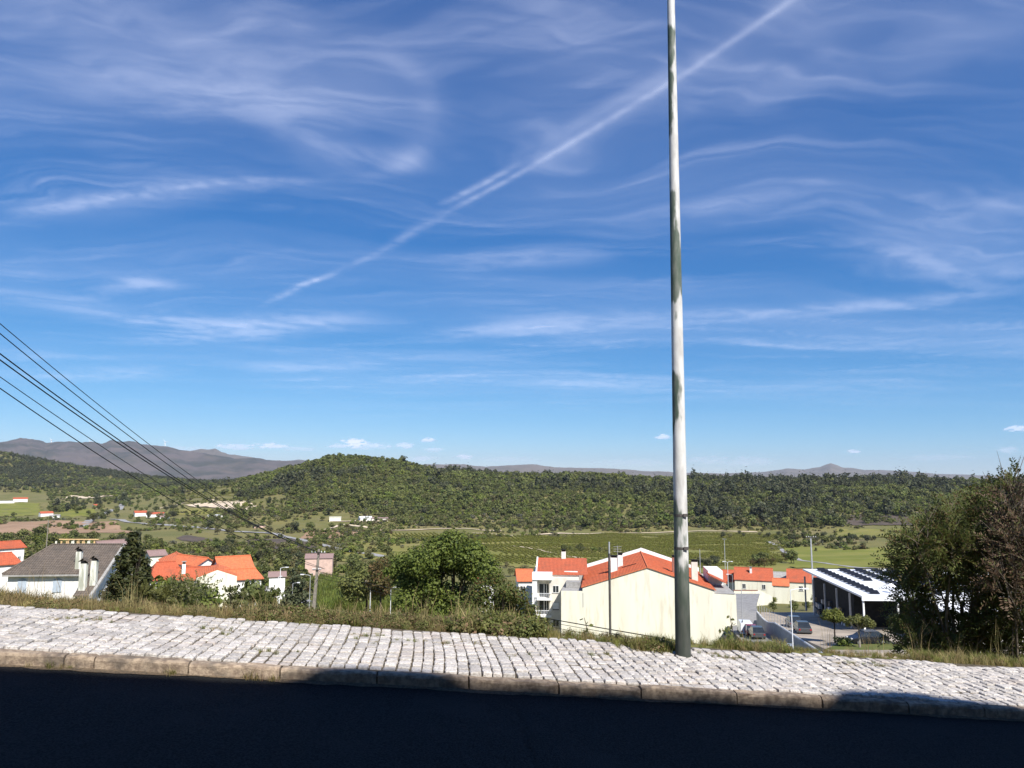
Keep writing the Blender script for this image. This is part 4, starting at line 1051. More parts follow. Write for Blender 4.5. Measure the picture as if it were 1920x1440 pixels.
# ------------------------------------------------------------------ the brown-roofed house, lower left
def brown_house():
    rz = R(6); P0 = at(4, 1077, 77.0)          # left end of the front eave
    t = empty('house', (P0.x, P0.y, P0.z - 3.0), rz, label='white house with long brown tiled roof and three tall stained chimneys', cat='house')
    L1, L2, D, rise, ze, E = 7.0, 2.9, 4.3, 2.55, 3.0, 3.0
    s = rise / D; W_ = L1 + L2
    m = MB(); m.box(.35, L1 + 1.4, .45, 2 * D - .3, -5, ze - .05); m.build('wall', 'plaster_white', t)
    # front wing walls under the extended slope
    x0 = L1 + 1.4; zf = ze - E * s
    m = MB(); pr = [(-E + .3, -5), (2 * D - .3, -5), (2 * D - .3, ze - .05), (D, ze + rise - .2), (-E + .3, zf + .1)]
    m.add([(x0, y, z) for y, z in pr] + [(W_ - .3, y, z) for y, z in pr], [(0, 4, 3, 2, 1), (5, 6, 7, 8, 9)] + [(i, (i + 1) % 5, 5 + (i + 1) % 5, 5 + i) for i in range(5)]); m.build('wall', 'plaster_white', t)
    # roof: stepped courses of tile so that each course casts its own line
    def slope(xl0, xr0, y0, z0, xl1, xr1, y1, z1, n, name='roof'):
        m = MB()
        for i in range(n):
            f0, f1 = i / n, (i + 1) / n; st = .055
            a = (xl0 + (xl1 - xl0) * f0, y0 + (y1 - y0) * f0, z0 + (z1 - z0) * f0 + st); b = (xr0 + (xr1 - xr0) * f0, a[1], a[2])
            c = (xr0 + (xr1 - xr0) * f1, y0 + (y1 - y0) * f1, z0 + (z1 - z0) * f1); d = (xl0 + (xl1 - xl0) * f1, c[1], c[2])
            k = int(max(3, abs(b[0] - a[0]) / .5)); jit = [rnd.uniform(-.012, .012) for _ in range(k + 1)]
            for q in range(k):
                u0, u1 = q / k, (q + 1) / k
                A = (a[0] + (b[0] - a[0]) * u0, a[1], a[2] + jit[q]); B = (a[0] + (b[0] - a[0]) * u1, a[1], a[2] + jit[q + 1])
                Cc = (d[0] + (c[0] - d[0]) * u1, c[1], c[2]); Dd = (d[0] + (c[0] - d[0]) * u0, d[1], d[2])
                m.add([A, B, Cc, Dd, (A[0], A[1], A[2] - .12), (B[0], B[1], B[2] - .12)], [(0, 1, 2, 3), (4, 5, 1, 0)])
        return m.build(name, 'tile_brown', t)
    zr = ze + rise
    slope(0, L1 + 1.3, 0, ze, 2.6, L1 + 1.3, D, zr, 17)
    slope(L1 + 1.3, W_, -E, zf, L1 + 1.3, W_, D, zr, 30)
    m = MB(); m.slab([(W_, 2 * D, ze), (0, 2 * D, ze), (2.6, D, zr), (W_, D, zr)], .1); m.slab([(0, 2 * D, ze), (0, 0, ze), (2.6, D, zr)], .1); m.build('roof', 'tile_brown', t)
    m = MB(); m.tube([(0, 0, ze + .06), (2.6, D, zr + .05), (W_, D, zr + .05)], .10, 6); m.build('ridge_tiles', 'tile_brown', t)
    m = MB(); m.slab([(W_ + .22, -E - .1, zf + .08), (W_ + .22, D, zr + .1), (W_ - .05, D, zr + .1), (W_ - .05, -E - .1, zf + .08)], .28); m.build('verge_board', 'concrete', t)
    m = MB(); m.box(0.02, L1 + 1.3, -.06, .12, ze - .24, ze - .07); m.build('eave_board', 'concrete', t)
    for x in (1.35, 4.75):
        m = MB(); n = 8
        pts = [(x, ze - 1.9), (x + .85, ze - 1.9), (x + .85, ze - .75)] + [(x + .425 + .425 * math.cos(a), ze - .75 + .25 * math.sin(a)) for a in np.linspace(.3, 2.84, 6)] + [(x, ze - .75)]
        m.slab([(p[0], .38, p[1]) for p in pts], .06, up=(0, -1, 0)); o = m.build('window', 'shutter_blue', t)
        m = MB(); m.box(x + .41, x + .44, .36, .379, ze - 1.9, ze - .6); m.build('frame', 'concrete', o)
    def rz_(y): return ze + y * s
    chimney(t, 6.95, .8, rz_(.8) - .2, ze + 2.15, .52, .46, 'chimney_plaster', 'gable')
    chimney(t, 8.75, -2.1, rz_(-2.1) - .2, ze + 1.25, .62, .5, 'chimney_plaster', 'gable')
    chimney(t, 9.5, -1.5, rz_(-1.5) - .2, ze + 1.45, .55, .5, 'chimney_plaster', 'gable')
brown_house()

# ------------------------------------------------------------------ apartment block with the blank cream gable
def cream_block():
    v = 125.0; A = at(1052, 1108, v); B = at(1380, 1113, v - 3.6); pk = at(1212, 1063, v - 1.8)
    rz = math.atan2(B.y - A.y, B.x - A.x); w = (B - A).xy.length; zb = -31.0
    t = empty('apartment_building', (A.x, A.y, zb), rz, label='long apartment block with blank cream gable wall and bright orange roof', cat='building')
    zt = A.z - zb; zp = pk.z - zb; xl = span(1052, 1092, v); xr = w - span(1342, 1380, v); xp = span(1052, 1212, v)
    Lr = 26.0; ze = zp - 3.3
    m = MB()
    pr = [(0, -3), (w, -3), (w, zt - .05), (xr, zt + .05), (xr, ze - .1), (xp, zp - .14), (xl, ze - .1), (xl, zt + .02), (0, zt)]
    n = len(pr); m.add([(x, 0, z) for x, z in pr] + [(x, Lr, z) for x, z in pr], [tuple(range(n)), tuple(range(2 * n - 1, n - 1, -1))] + [(i, n + i, n + (i + 1) % n, (i + 1) % n) for i in range(n)])
    m.build('wall', 'plaster_cream', t)
    m = MB(); sl_ = .1
    m.slab([(xl - .25, -.18, ze - .07), (xp, -.18, zp), (xp, Lr, zp), (xl - .25, Lr, ze - .07)], .14); m.slab([(xr + .25, Lr, ze - .07), (xp, Lr, zp), (xp, -.18, zp), (xr + .25, -.18, ze - .07)], .14)
    rf = m.build('roof', 'tile_orange', t)
    m = MB(); m.tube([(xp, -.2, zp + .03), (xp, Lr, zp + .03)], .14, 6); m.build('ridge_tiles', 'tile_orange', rf)
    m = MB()
    for k in range(20):
        y = .7 + k * 1.28
        for (xa_, za_) in ((xl - .2, ze - .05), (xr + .2, ze - .05)):
            m.add([(xa_, y, za_ + .002), (xp, y, zp + .002), (xp, y + .16, zp + .002), (xa_, y + .16, za_ + .002), (xa_, y, za_ + .06), (xp, y, zp + .06), (xp, y + .16, zp + .06), (xa_, y + .16, za_ + .06)], [(4, 5, 6, 7), (0, 1, 5, 4), (2, 3, 7, 6), (3, 0, 4, 7)])
    m.build('tile_ribs', 'tile_red', rf)
    # pale parapets along the far gable
    m = MB()
    for a, b in (((xl - .6, ze), (xp, zp + .25)), ((xp, zp + .25), (xr + .6, ze))):
        m.add([(a[0], Lr + .003, a[1] - 1), (b[0], Lr + .003, b[1] - 1), (b[0], Lr + .003, b[1] + .35), (a[0], Lr + .003, a[1] + .45), (a[0], Lr + .5, a[1] - 1), (b[0], Lr + .5, b[1] - 1), (b[0], Lr + .5, b[1] + .35), (a[0], Lr + .5, a[1] + .45)],
              [(0, 1, 2, 3), (7, 6, 5, 4), (3, 2, 6, 7), (0, 4, 5, 1), (0, 3, 7, 4), (1, 5, 6, 2)])
    m.build('parapet', 'paint_white', t)
    # terrace parapets at both sides, dormer bulkheads
    m = MB(); m.box(.0, xl - .1, .25, Lr - 1, zt + .02, zt + .03); m.build('terrace_floor', 'concrete', t)
    m = MB(); m.box(xr + .1, w, .25, Lr - 1, zt + .08, zt + .09); m.build('terrace_floor', 'concrete', t)
    m = MB(); m.box(.05, 2.4, 8, 14, zt + .05, zt + 2.2); m.build('stair_bulkhead', 'plaster_white', t)
    m = MB(); m.box(.6, 3.0, 3.5, 6.5, zt + .05, zt + 1.0); m.build('water_tank', 'concrete', t)
    m = MB(); m.box(w - 3.0, w - .5, 10, 17, zt + .12, zt + 2.5); m.build('stair_bulkhead', 'plaster_white', t)
    m = MB(); m.slab([(w - 3.3, 6.0, zt + 2.3), (w - .4, 6.0, zt + 1.0), (w - .4, 9.9, zt + 1.0), (w - 3.3, 9.9, zt + 2.3)], .15); m.build('dormer_roof', 'tile_red', t)
    def zroof(x): return zp - (abs(x - xp) / ((xp - xl) if x < xp else (xr - xp))) * (zp - ze)
    x = xp - 5.3; o = chimney(t, x, 7.5, zroof(x) - .3, zroof(x) + 2.3, 1.2, .9, 'plaster_white', 'dark')
    x = xp - 4.2; chimney(t, x, 11.5, zroof(x) - .3, zroof(x) + 2.0, .9, .7, 'plaster_white', 'dark')
    x = xp + 4.8; chimney(t, x, 5.0, zroof(x) - .3, zroof(x) + 2.6, .9, .7, 'brick_red', 'dark')
    x = xp + 7.9; chimney(t, x, 4.0, zroof(x) - .3, zroof(x) + 3.0, 1.0, .8, 'plaster_beige', 'dark')
    m = MB()
    x = xp - 4.7; z = zroof(x); m.tube([(x, 7, z), (x, 7, z + 4.2)], .04, 5)
    for q in (3.2, 3.6, 4.0): m.tube([(x - .7, 7, z + q), (x + .7, 7, z + q)], .03, 4)
    m.tube([(x, 6.4, z + 3.6), (x, 7.6, z + 3.6)], .03, 4); m.build('aerial', 'metal_grey', t)
    # stains run down the wall as thin crusts of lichen
    m = MB(); x = xp + 2.2
    m.box(xl + .02, xl + .12, -.035, -.01, zt - 2.5, zt - .2); m.build('downpipe', 'metal_grey', t)
    m = MB(); m.tube([(xl + 6.6, 8, zroof(xl + 6.6) + .15), (xl + 9.0, 7.4, zroof(xl + 9) + .18)], .06, 5); m.build('roof_cable', 'cable_black', t)
cream_block()
def balcony_block():
    v = 131.0; A = at(998, 1080, v); zb = -31.5; w = span(998, 1085, v); zt = A.z - zb; d = 15.0
    t = empty('apartment_building', (A.x, A.y, zb), R(-4), label='pale apartment block with stacked corner balconies left of the cream gable', cat='building')
    xb0, xb1 = span(998, 1007, v), span(998, 1030, v)
    m = MB(); m.box(0, xb0, -.3, d, -2, zt); m.build('wall', 'plaster_white', t)
    m = MB(); m.box(xb1, w, 0, d, -2, zt - .25); m.build('wall', 'plaster_beige', t)
    m = MB(); m.box(xb0, xb1, 1.6, d, -2, zt - .2); m.build('wall', 'plaster_beige', t)
    m = MB(); m.box(0, xb1 + .5, -.5, 1.61, zt - .6, zt + .55); m.build('parapet', 'paint_white', t)
    fl = 2.83
    for k in range(1, 4):
        z = zt - .9 - k * fl
        m = MB(); m.box(xb0 - .05, xb1 + .35, -1.1, 1.6, z - .18, z); b = m.build('balcony', 'paint_white', t)
        m = MB()
        for i in range(9): m.box(xb0 + .05 + i * .24, xb0 + .09 + i * .24, -1.05, -1.0, z, z + .95)
        m.box(xb0, xb1 + .3, -1.07, -.98, z + .95, z + 1.02); m.box(xb1 + .22, xb1 + .3, -.98, 0, z + .95, z + 1.02); m.build('railing', 'metal_white', b)
        m = MB(); m.box(xb0 + .35, xb1 - .25, 1.55, 1.6, z, z + 2.2); dr = m.build('door', 'window_glass', t)
        m = MB(); xm = (xb0 + xb1) / 2; m.box(xm + .05, xm + .15, 1.5, 1.551, z, z + 2.2); m.box(xm + .5, xm + .58, 1.5, 1.551, z, z + 2.2); m.build('frame', 'paint_white', dr)
        window(t, xb1 + .55, xb1 + 1.65, z + .95, z + 2.2, frame='metal_dark' if k == 2 else 'paint_white', shut=.9 if k == 2 else None)
    h0 = zt + .3
    m = MB(); m.box(1.0, w, 1.7, d, zt - .3, h0); m.build('attic', 'plaster_white', t)
    o = roof_mesh(w - 1.0 + 1.2, d - 1.7, h0, 1.95, 'x', 0, 0, .4, x0=1.0, y0=1.7).build('roof', 'tile_red', t)
    m = MB()
    ym = (1.7 + d) / 2; m.slab([(.5, 1.2, h0 + .0), (.75, 1.2, h0 + .0), (.75, ym, h0 + 2.12), (.5, ym, h0 + 2.12)][::-1], .25); m.build('verge_board', 'paint_white', t)
    chimney(t, w - 2.6, ym, h0 + 1.6, h0 + 3.1, .8, .7, 'plaster_white', 'dark')
balcony_block()
def side_roofs():
    for (a, b, yt, ye, v, lab) in ((972, 999, 1069, 1088, 150, 'house with orange roof just left of the balcony block'), (893, 926, 1082, 1092, 165, 'small orange roofed house seen through gap in the green tree')):
        P = at((a + b) / 2, ye, v); w = span(a, b, v); rise = at(960, yt, v + 3).z - P.z
        house('house', lab, (P.x, P.y, P.z - 4.5), R(3), w, 9, 4.5, max(rise, 1.6), 'x', 'tile_orange' if v < 160 else 'tile_red', 'plaster_white', foot=6, wins=((-1.0, 0.0, 2.2, 3.4),))
side_roofs()

# ------------------------------------------------------------------ row of low houses right of the cream block
def row_house(a, b, yr, ye, yb, v, lab, roof='tile_red', rz=0, wins=(), chim=(), d=9.0, wall='plaster_cream'):
    P = at((a + b) / 2, ye, v); w = span(a, b, v); z0 = at(960, yb, v).z; h = P.z - z0
    rise = max(at(960, yr, v + d / 2).z - P.z, 1.2)
    return house('house', lab, (P.x, P.y, z0), R(rz) - math.atan2(P.x, P.y), w, d, h, rise, 'x', roof, wall, wins=wins, chim=chim, foot=5, ov=.2)
def row_houses():
    g = None
    row_house(1330, 1377, 1067, 1089, 1116, 196, 'low house with dark red roof between cream gable and chimney house', wins=((1.0, 2.0, 1.2, 2.4),))
    row_house(1379, 1447, 1063, 1087, 1113, 190, 'low cream house with red roof and one small white chimney', wins=((-2.8, -1.9, 1.3, 2.5), (1.9, 2.8, 1.3, 2.5)), chim=((-.6, 2.6, 4.0, 6.0, .55, .5, 'plaster_white', 'flat'),))
    row_house(1478, 1533, 1066, 1091, 1116, 188, 'low red roofed house directly behind the utility pole', wins=((-1, 0, 1.2, 2.4),))
    row_house(1450, 1478, 1083, 1097, 1112, 180, 'small outbuilding with orange lean-to roof between two red roofed houses', roof='tile_orange', d=4)
    row_house(1449, 1478, 1073, 1084, 1100, 196, 'shed with grey hipped roof above the orange lean-to', roof='concrete', d=6)
    # garden wall in front
    P = at(1376, 1105, 176); Q = at(1440, 1110, 176)
    t = empty('garden_wall', (P.x, P.y, P.z - 2.2), 0, label='cream garden wall stepping down before the low red roofed houses', cat='wall')
    L = Q.x - P.x; m = MB(); m.box(0, L * .78, 0, .25, -1.5, 1.9); m.add([(L * .78, 0, -1.5), (L + 1, 0, -1.5), (L + 1, 0, .6), (L * .78, 0, 1.9), (L * .78, .25, -1.5), (L + 1, .25, -1.5), (L + 1, .25, .6), (L * .78, .25, 1.9)], [(0, 1, 2, 3), (7, 6, 5, 4), (3, 2, 6, 7), (1, 5, 6, 2)]); m.build('wall', 'plaster_cream', t)
    m = MB(); m.box(-.1, L * .7, -.06, .31, 1.901, 2.05); m.build('coping', 'brick_red', t)
row_houses()
def street_below():
    # paved slope of the lower street
    vs = []; fs = []
    L = [(1345, 1113, 172), (1425, 1113, 172), (1350, 1135, 150), (1418, 1138, 150), (1350, 1160, 131), (1425, 1165, 128), (1380, 1190, 112), (1450, 1200, 104), (1420, 1235, 88), (1520, 1240, 84), (1440, 1270, 70), (1560, 1275, 70)]
    for (a, b, v) in L: p = at(a, b, v); vs.append(tuple(p))
    for i in range(len(L) // 2 - 1): fs.append((2 * i, 2 * i + 1, 2 * i + 3, 2 * i + 2))
    me = bpy.data.meshes.new('street'); me.from_pydata(vs, [], fs); me.update(); setp(link('street', me, 'street_stone'), kind='structure')
street_below()

# ------------------------------------------------------------------ yard with canopy and solar panels, retaining wall
def yz(v): return -17.0 - max(v - 84, -3) * .082
YZ = yz(90)
pm('yard_dirt', (.40, .34, .27), (.28, .24, .195), .35, .95, .4, 4, c3=(.2, .18, .15), s3=.12, a3=.8)
def yard():
    W0 = at(1418, 1147, 118); W1 = at(1545, 1229, 84)
    vs = [(x, y, yz(y)) for x, y in ((W0.x + .3, W0.y), (W1.x + .3, 82), (60, 82), (80, 84), (80, 128), (W0.x + 4, 128))]
    m = MB(); m.slab(vs[::1], 7); setp(m.build('yard', 'yard_dirt'), kind='structure')
    # lawn strip
    p = [at(1548, 1222, 84.5), at(1700, 1224, 84.5), at(1690, 1204, 89), at(1570, 1204, 89)]
    m = MB(); m.slab([(q.x, q.y, yz(q.y) + .06) for q in p], .3); setp(m.build('lawn', 'lawn'), kind='structure')
    # wall
    t = empty('retaining_wall', (W0.x, W0.y, -24), 0, label='long grey rendered retaining wall running down beside the lower street', cat='wall')
    dx, dy = W1.x - W0.x, W1.y - W0.y; m = MB(); n = 12
    for i in range(n):
        f0, f1 = i / n, (i + 1) / n; st = .85 if 4 <= i else 0.0
        zt = lambda f: 24 + W0.z + (W1.z - W0.z) * f + (-.55 * math.sin(min(f * 3, 1) * 3.14) if f < .34 else 0)
        a = (dx * f0, dy * f0); b = (dx * f1, dy * f1)
        m.add([(a[0], a[1], -2), (b[0], b[1], -2), (b[0], b[1], zt(f1)), (a[0], a[1], zt(f0)), (a[0] + .3, a[1], -2), (b[0] + .3, b[1], -2), (b[0] + .3, b[1], zt(f1)), (a[0] + .3, a[1], zt(f0))], [(0, 1, 2, 3), (7, 6, 5, 4), (3, 2, 6, 7)])
    m.build('wall', 'concrete_wall', t)
    m = MB(); pts = [(dx * f + .15, dy * f, 24 + W0.z + (W1.z - W0.z) * f + (-.55 * math.sin(min(f * 3, 1) * 3.14) if f < .34 else 0) + .03) for f in np.linspace(0, 1, 25)]
    m.tube(pts, .10, 5); m.build('coping', 'paint_white', t)
    # wire fence on top
    f = empty('wire_fence', (W0.x + .15, W0.y, W0.z), 0, label='wire fence with thin posts along the top of the retaining wall', cat='fence')
    for i in range(13):
        k = i / 13 * .62; m = MB(); z = (W1.z - W0.z) * k; m.tube([(dx * k, dy * k, z - .3), (dx * k, dy * k, z + 1.4)], .035, 5); m.build('post', 'metal_grey', f)
    for h in (.5, .9, 1.35):
        m = MB(); m.tube([(0, 0, h), (dx * .6, dy * .6, (W1.z - W0.z) * .6 + h)], .012, 4); m.build('wire', 'metal_grey', f)
yard()
def canopy():
    P = at(1617, 1118, 100); x0 = P.x; zt = P.z - yz(112); w, d = 30.0, 22.0
    t = empty('workshop', (x0, 100, yz(112)), R(-2), label='open sided workshop under white flat roof covered with rows of solar panels', cat='building')
    rise = .9
    m = MB(); m.add([(0, 0, zt - .25), (w, 0, zt - .25), (w, d, zt - .25 + rise), (0, d, zt - .25 + rise), (0, 0, zt), (w, 0, zt), (w, d, zt + rise), (0, d, zt + rise)],
                    [(0, 3, 2, 1), (4, 5, 6, 7), (0, 1, 5, 4), (1, 2, 6, 5), (2, 3, 7, 6), (3, 0, 4, 7)]); rf = m.build('roof', 'metal_white', t)
    m = MB(); m.box(-.15, w, -.2, -.01, zt - .55, zt + .06); m.build('fascia', 'metal_white', rf)
    for y in (0.2, 4.5, 9, 13.5, 18, 21.7):
        m = MB(); m.box(.05, .25, y - .1, y + .1, 0, zt - .25); m.build('post', 'paint_white' if y < 1 else 'metal_grey', t)
    for x in (4.6, 9.5): 
        m = MB(); m.box(x - .1, x + .1, .1, .3, 0, zt - .25); m.build('post', 'paint_white', t)
    m = MB(); m.box(1.5, w, 6.5, d - .2, 0, zt - .4); m.build('inner_wall', 'interior_shade', t)  # coloured dark for the shade inside
    m = MB(); m.box(9, w, 3.2, 6.4, 0, zt - .45); m.build('inner_wall', 'metal_dark', t)  # dark colour here also paints the interior shade
    for i in range(22):
        m = MB(); x, y, z = rnd.uniform(.6, 1.2), rnd.uniform(7, 21), rnd.choice((0, 1.0, 1.9)); s = rnd.uniform(.4, .9)
        m.box(x, x + s * .5, y, y + s, z + .05, z + .05 + s * .9); m.build('stored_crate', rnd.choice(('concrete', 'ochre', 'paint_white', 'metal_dark', 'metal_grey')), t)
    def zr(y): return zt + rise * y / d
    k = 0
    for col_ in range(7):
        xx = 1.7 + col_ * 2.45 + (1.0 if col_ > 0 else 0)
        rows = range(1, 15) if col_ != 1 else range(8, 15)
        for r_ in rows:
            y = r_ * 1.42
            if col_ == 2 and r_ < 4: continue
            m = MB(); tl = .34
            m.add([(xx, y, zr(y) + .10), (xx + 1.25, y, zr(y) + .10), (xx + 1.25, y + .86, zr(y) + .10 + tl), (xx, y + .86, zr(y) + .10 + tl), (xx, y, zr(y) + .05), (xx + 1.25, y, zr(y) + .05), (xx + 1.25, y + .86, zr(y) + .05 + tl), (xx, y + .86, zr(y) + .05 + tl)],
                  [(0, 1, 2, 3), (7, 6, 5, 4), (0, 4, 5, 1), (1, 5, 6, 2), (2, 6, 7, 3), (3, 7, 4, 0)]); m.build('solar_panel', 'panel_blue', t)
    m = MB(); m.tube([(5.0, 2.5, zr(2.5)), (5.0, 2.5, zr(2.5) + .9)], .05, 5); a = m.build('dish_mast', 'metal_white', t)
    m = MB(); m.tube([(5.0, 2.42, zr(2.5) + .9), (5.0, 2.3, zr(2.5) + 1.0)], [.12, .42], 12); m.build('dish', 'metal_white', a)
    # neighbouring white building seen through the shrub
    Q = at(1730, 1130, 88)
    house('house', 'white building glimpsed through the big roadside shrub', (Q.x + 9.5, 88, YZ), R(-6), 12, 9, 3.6, .6, 'x', 'metal_white', 'plaster_white', foot=2, wins=((-4, -2.8, 1, 2.2), (-1, .2, 1, 2.2)))
canopy()

# ------------------------------------------------------------------ houses on the left slope
def left_houses():
    def H_(lab, px, ye, v, w, d, h, rise, rz=0, **k):
        P = at(px, ye, v); return house('house', lab, (P.x, P.y, P.z - h), R(rz) - math.atan2(P.x, P.y), w, d, h, rise, foot=8, **k)
    H_('house with orange roof at the far left edge above the brown roof', 2, 1056, 112, 4.8, 5, 5.5, 1.3, 6, axis='x', roof='tile_red', hl=1.5, hr=1.2)
    H_('white house with red gabled roof at far left, behind the orange roof', 24, 1026, 150, 4.2, 6, 5, 1.0, 20, axis='x', roof='tile_red', wins=((1, 1.6, 2, 3.2),))
    H_('white walled house with mauve tiled roof behind the dark conifer', 222, 1031, 150, 5.2, 6, 4.2, 1.7, 30, axis='x', roof='tile_mauve')
    H_('small cream house half hidden behind the conifer top', 297, 1040, 165, 3.2, 4, 4, .8, 15, axis='x', roof='tile_mauve', wall='plaster_cream')
    # orange-roofed cluster
    H_('white house with orange gabled roof, highest of the orange cluster', 336, 1054, 128, 5.0, 8, 6, 1.0, 4, axis='y', roof='tile_orange')
    H_('white gabled house with orange roof in the middle of the orange cluster', 388, 1057, 121, 3.5, 8, 6, .95, 32, axis='y', roof='tile_orange')
    H_('house with red hipped roof at the front left of the orange cluster', 314, 1083, 112, 4.6, 6, 5, 2.0, 8, axis='x', roof='tile_red', hl=1.4, hr=1.2)
    H_('white house with low red roof and white chimney beside the cream gable', 366, 1083, 110, 4.6, 4, 5, 1.3, 0, axis='x', roof='tile_red', chim=((-1.6, 1.0, 5.2, 6.9, .5, .45, 'plaster_white', 'flat'),))
    P = at(407, 1080, 105)
    t = house('house', 'cream house with blank gable wall in front of bright orange roofs', (P.x, P.y, P.z - 7), -math.atan2(P.x, P.y), 5.2, 6.5, 7, .95, 'y', 'tile_orange', 'plaster_cream', foot=6, ov=.02)
    H_('white house with bright orange upper roof at right of the cluster', 445, 1068, 114, 4.6, 6, 6, 1.7, 14, axis='x', roof='tile_orange')
    H_('white wing with low orange roof and glazed veranda beside the cream gable', 458, 1083, 107, 4.6, 4.2, 5.6, 1.0, 4, axis='x', roof='tile_orange', wins=((.1, .8, 4.0, 4.9), (.85, 1.5, 4.0, 4.9), (1.55, 2.2, 4.0, 4.9)), hr=1.0)
    # unfinished white house with ochre columns
    P = at(92, 1026, 140); w = span(92, 172, 140)
    t = empty('house', (P.x, P.y, P.z - 1.0), 0, label='low white building topped by a row of ochre columns above the brown roof', cat='house')
    m = MB(); m.box(0, w, 0, 6, -5, .4); m.build('wall', 'plaster_white', t)
    for i in range(13):
        m = MB(); x = 1.0 + i * (w - 1.4) / 13; m.box(x, x + .22, .1 + (i % 2) * 3, .32 + (i % 2) * 3, .4, 2.1); m.build('column', 'ochre' if i % 3 else 'plaster_cream', t)
    m = MB(); m.box(0, w * .95, 2.9, 3.2, 2.1, 2.28); m.build('beam', 'ochre', t)
    P = at(520, 1080, 200); house('house', 'little white house with mauve roof among trees beside the lower road', (P.x, P.y, P.z - 1.0), .3, 4.0, 4, 1.0, .9, 'x', 'tile_mauve', 'plaster_white', foot=5)
    P = at(598, 1047, 330); zg = h1(P.x, P.y) - .2; t = house('house', 'pinkish house standing behind the leaning utility pole', (P.x, P.y, zg), R(10), 11.5, 7, max(P.z + .2 - zg, 2.6), 1.5, 'x', 'tile_mauve', 'plaster_pink', foot=1.5, wins=((-3.4, -2.2, 1.6, 3), (.6, 1.8, 1.6, 3)))
left_houses()
def far_houses():
    def F_(lab, px, py, w, d, h, rise, rz=0, roof='tile_red', wall='plaster_white', v0=300, **k):
        p = ground_at(px, py, v0); return house('farmhouse', lab, (p.x, p.y, p.z - .3), R(rz) - math.atan2(p.x, p.y), w, d, h, rise, 'x', roof, wall, ridge=False, **k)
    F_('red roofed farm building on bare earth above the brown field', 88, 968, 14, 9, 4, 2.2, 15); F_('second, smaller farm shed right of the red farm building', 102, 971, 11, 7, 3, 1.2, -10, 'concrete')
    F_('long low farmhouse with red roofs beside the bend of the road', 290, 970, 18, 9, 4, 2.0, -12); F_('white house with red roof left of the long farmhouse', 264, 968, 13, 9, 4.5, 2.2, 10)
    F_('white outhouse right of the long farmhouse by the road', 308, 974, 9, 7, 3, 1.2, -8, 'tile_mauve')
    F_('long white shed with flat pale roof under the power lines', 405, 971, 17, 6, 3.2, .5, -4, 'metal_white'); F_('white house with red roof at the left edge of the green meadow', 38, 941, 20, 10, 5, 2.2, 0)
    F_('tiny white house with red roof standing above the winding road', 183, 953, 9, 8, 4, 2, 20); F_('long white wall building left of the meadow at the picture edge', 8, 944, 26, 6, 3.5, .6, 0, 'metal_white')
    F_('low pinkish shed among trees under the power lines', 487, 990, 10, 7, 2.4, 1.0, 10, 'tile_mauve', 'plaster_pink'); F_('cream cube house at the foot of the wooded hill', 628, 978, 11, 8, 4.5, .4, -5, 'plaster_cream', 'plaster_cream')
    F_('white gabled shed at the foot of the hill, left one of two', 687, 977, 12, 9, 3.2, 1.6, 15, 'metal_white'); F_('brown open shed at the foot of the hill, right of the white one', 712, 977, 16, 8, 3, .8, 0, 'tile_mauve', 'plaster_beige')
    F_('lone white house high on the wooded ridge at right', 1492, 908, 14, 10, 6.5, 3, 25, 'plaster_cream', v0=900)
far_houses()

# ------------------------------------------------------------------ poles, lamps and wires
def lamp_column():
    d = ray(1281, 1231); n = Vector((ca * SLOPE - sa * -0, sa * SLOPE, 1))      # pavement plane
    x_, y_ = 2.0, 6.9
    for _ in range(8):
        v = (rd(x_, y_).y); p = at(1281, 1231, v); zz = KH + CROSS * (y_ - YK) - SLOPE * x_
        t = (zz - CAMZ) / d.z; p = Vector((0, 0, CAMZ)) + d * t; x_, y_ = unrd(p.x, p.y)
    base = p; top = at(1258, 0, base.y); ax = (top - base).normalized()
    t = empty('street_lamp', base, label='tall tapered lamp column with pale paint and dark green patches, on the pavement', cat='street lamp')
    t.rotation_mode = 'QUATERNION'; t.rotation_quaternion = Vector((0, 0, 1)).rotation_difference(ax)
    zs = np.linspace(-.25, 8.4, 60); rr = [.0745 - (.0745 - .0445) * max(z, 0) / 6.1 for z in zs]
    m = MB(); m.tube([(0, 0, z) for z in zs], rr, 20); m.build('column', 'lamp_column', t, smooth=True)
    for z in (1.02, 1.34):
        r_ = .0745 - .03 * z / 6.1 + .002; m = MB(); m.tube([(0, 0, z), (0, 0, z + .025)], r_, 20); m.build('strap', 'metal_dark', t)
        m = MB(); m.box(.01, .05, -r_ - .012, -r_ + .004, z, z + .03); m.build('buckle', 'metal_dark', t)
    m = MB(); m.tube([(0, 0, 8.2), (0, -.3, 8.7), (0, -1.4, 8.9)], [.035, .03, .028], 10); m.build('arm', 'metal_grey', t)
    m = MB(); m.box(-.14, .14, -2.0, -1.35, 8.84, 8.98); o = m.build('luminaire', 'metal_grey', t, bevel=.03); m = MB(); m.box(-.1, .1, -1.95, -1.5, 8.82, 8.839); m.build('lens', 'lamp_lens', o)
    return base
POLE = lamp_column()
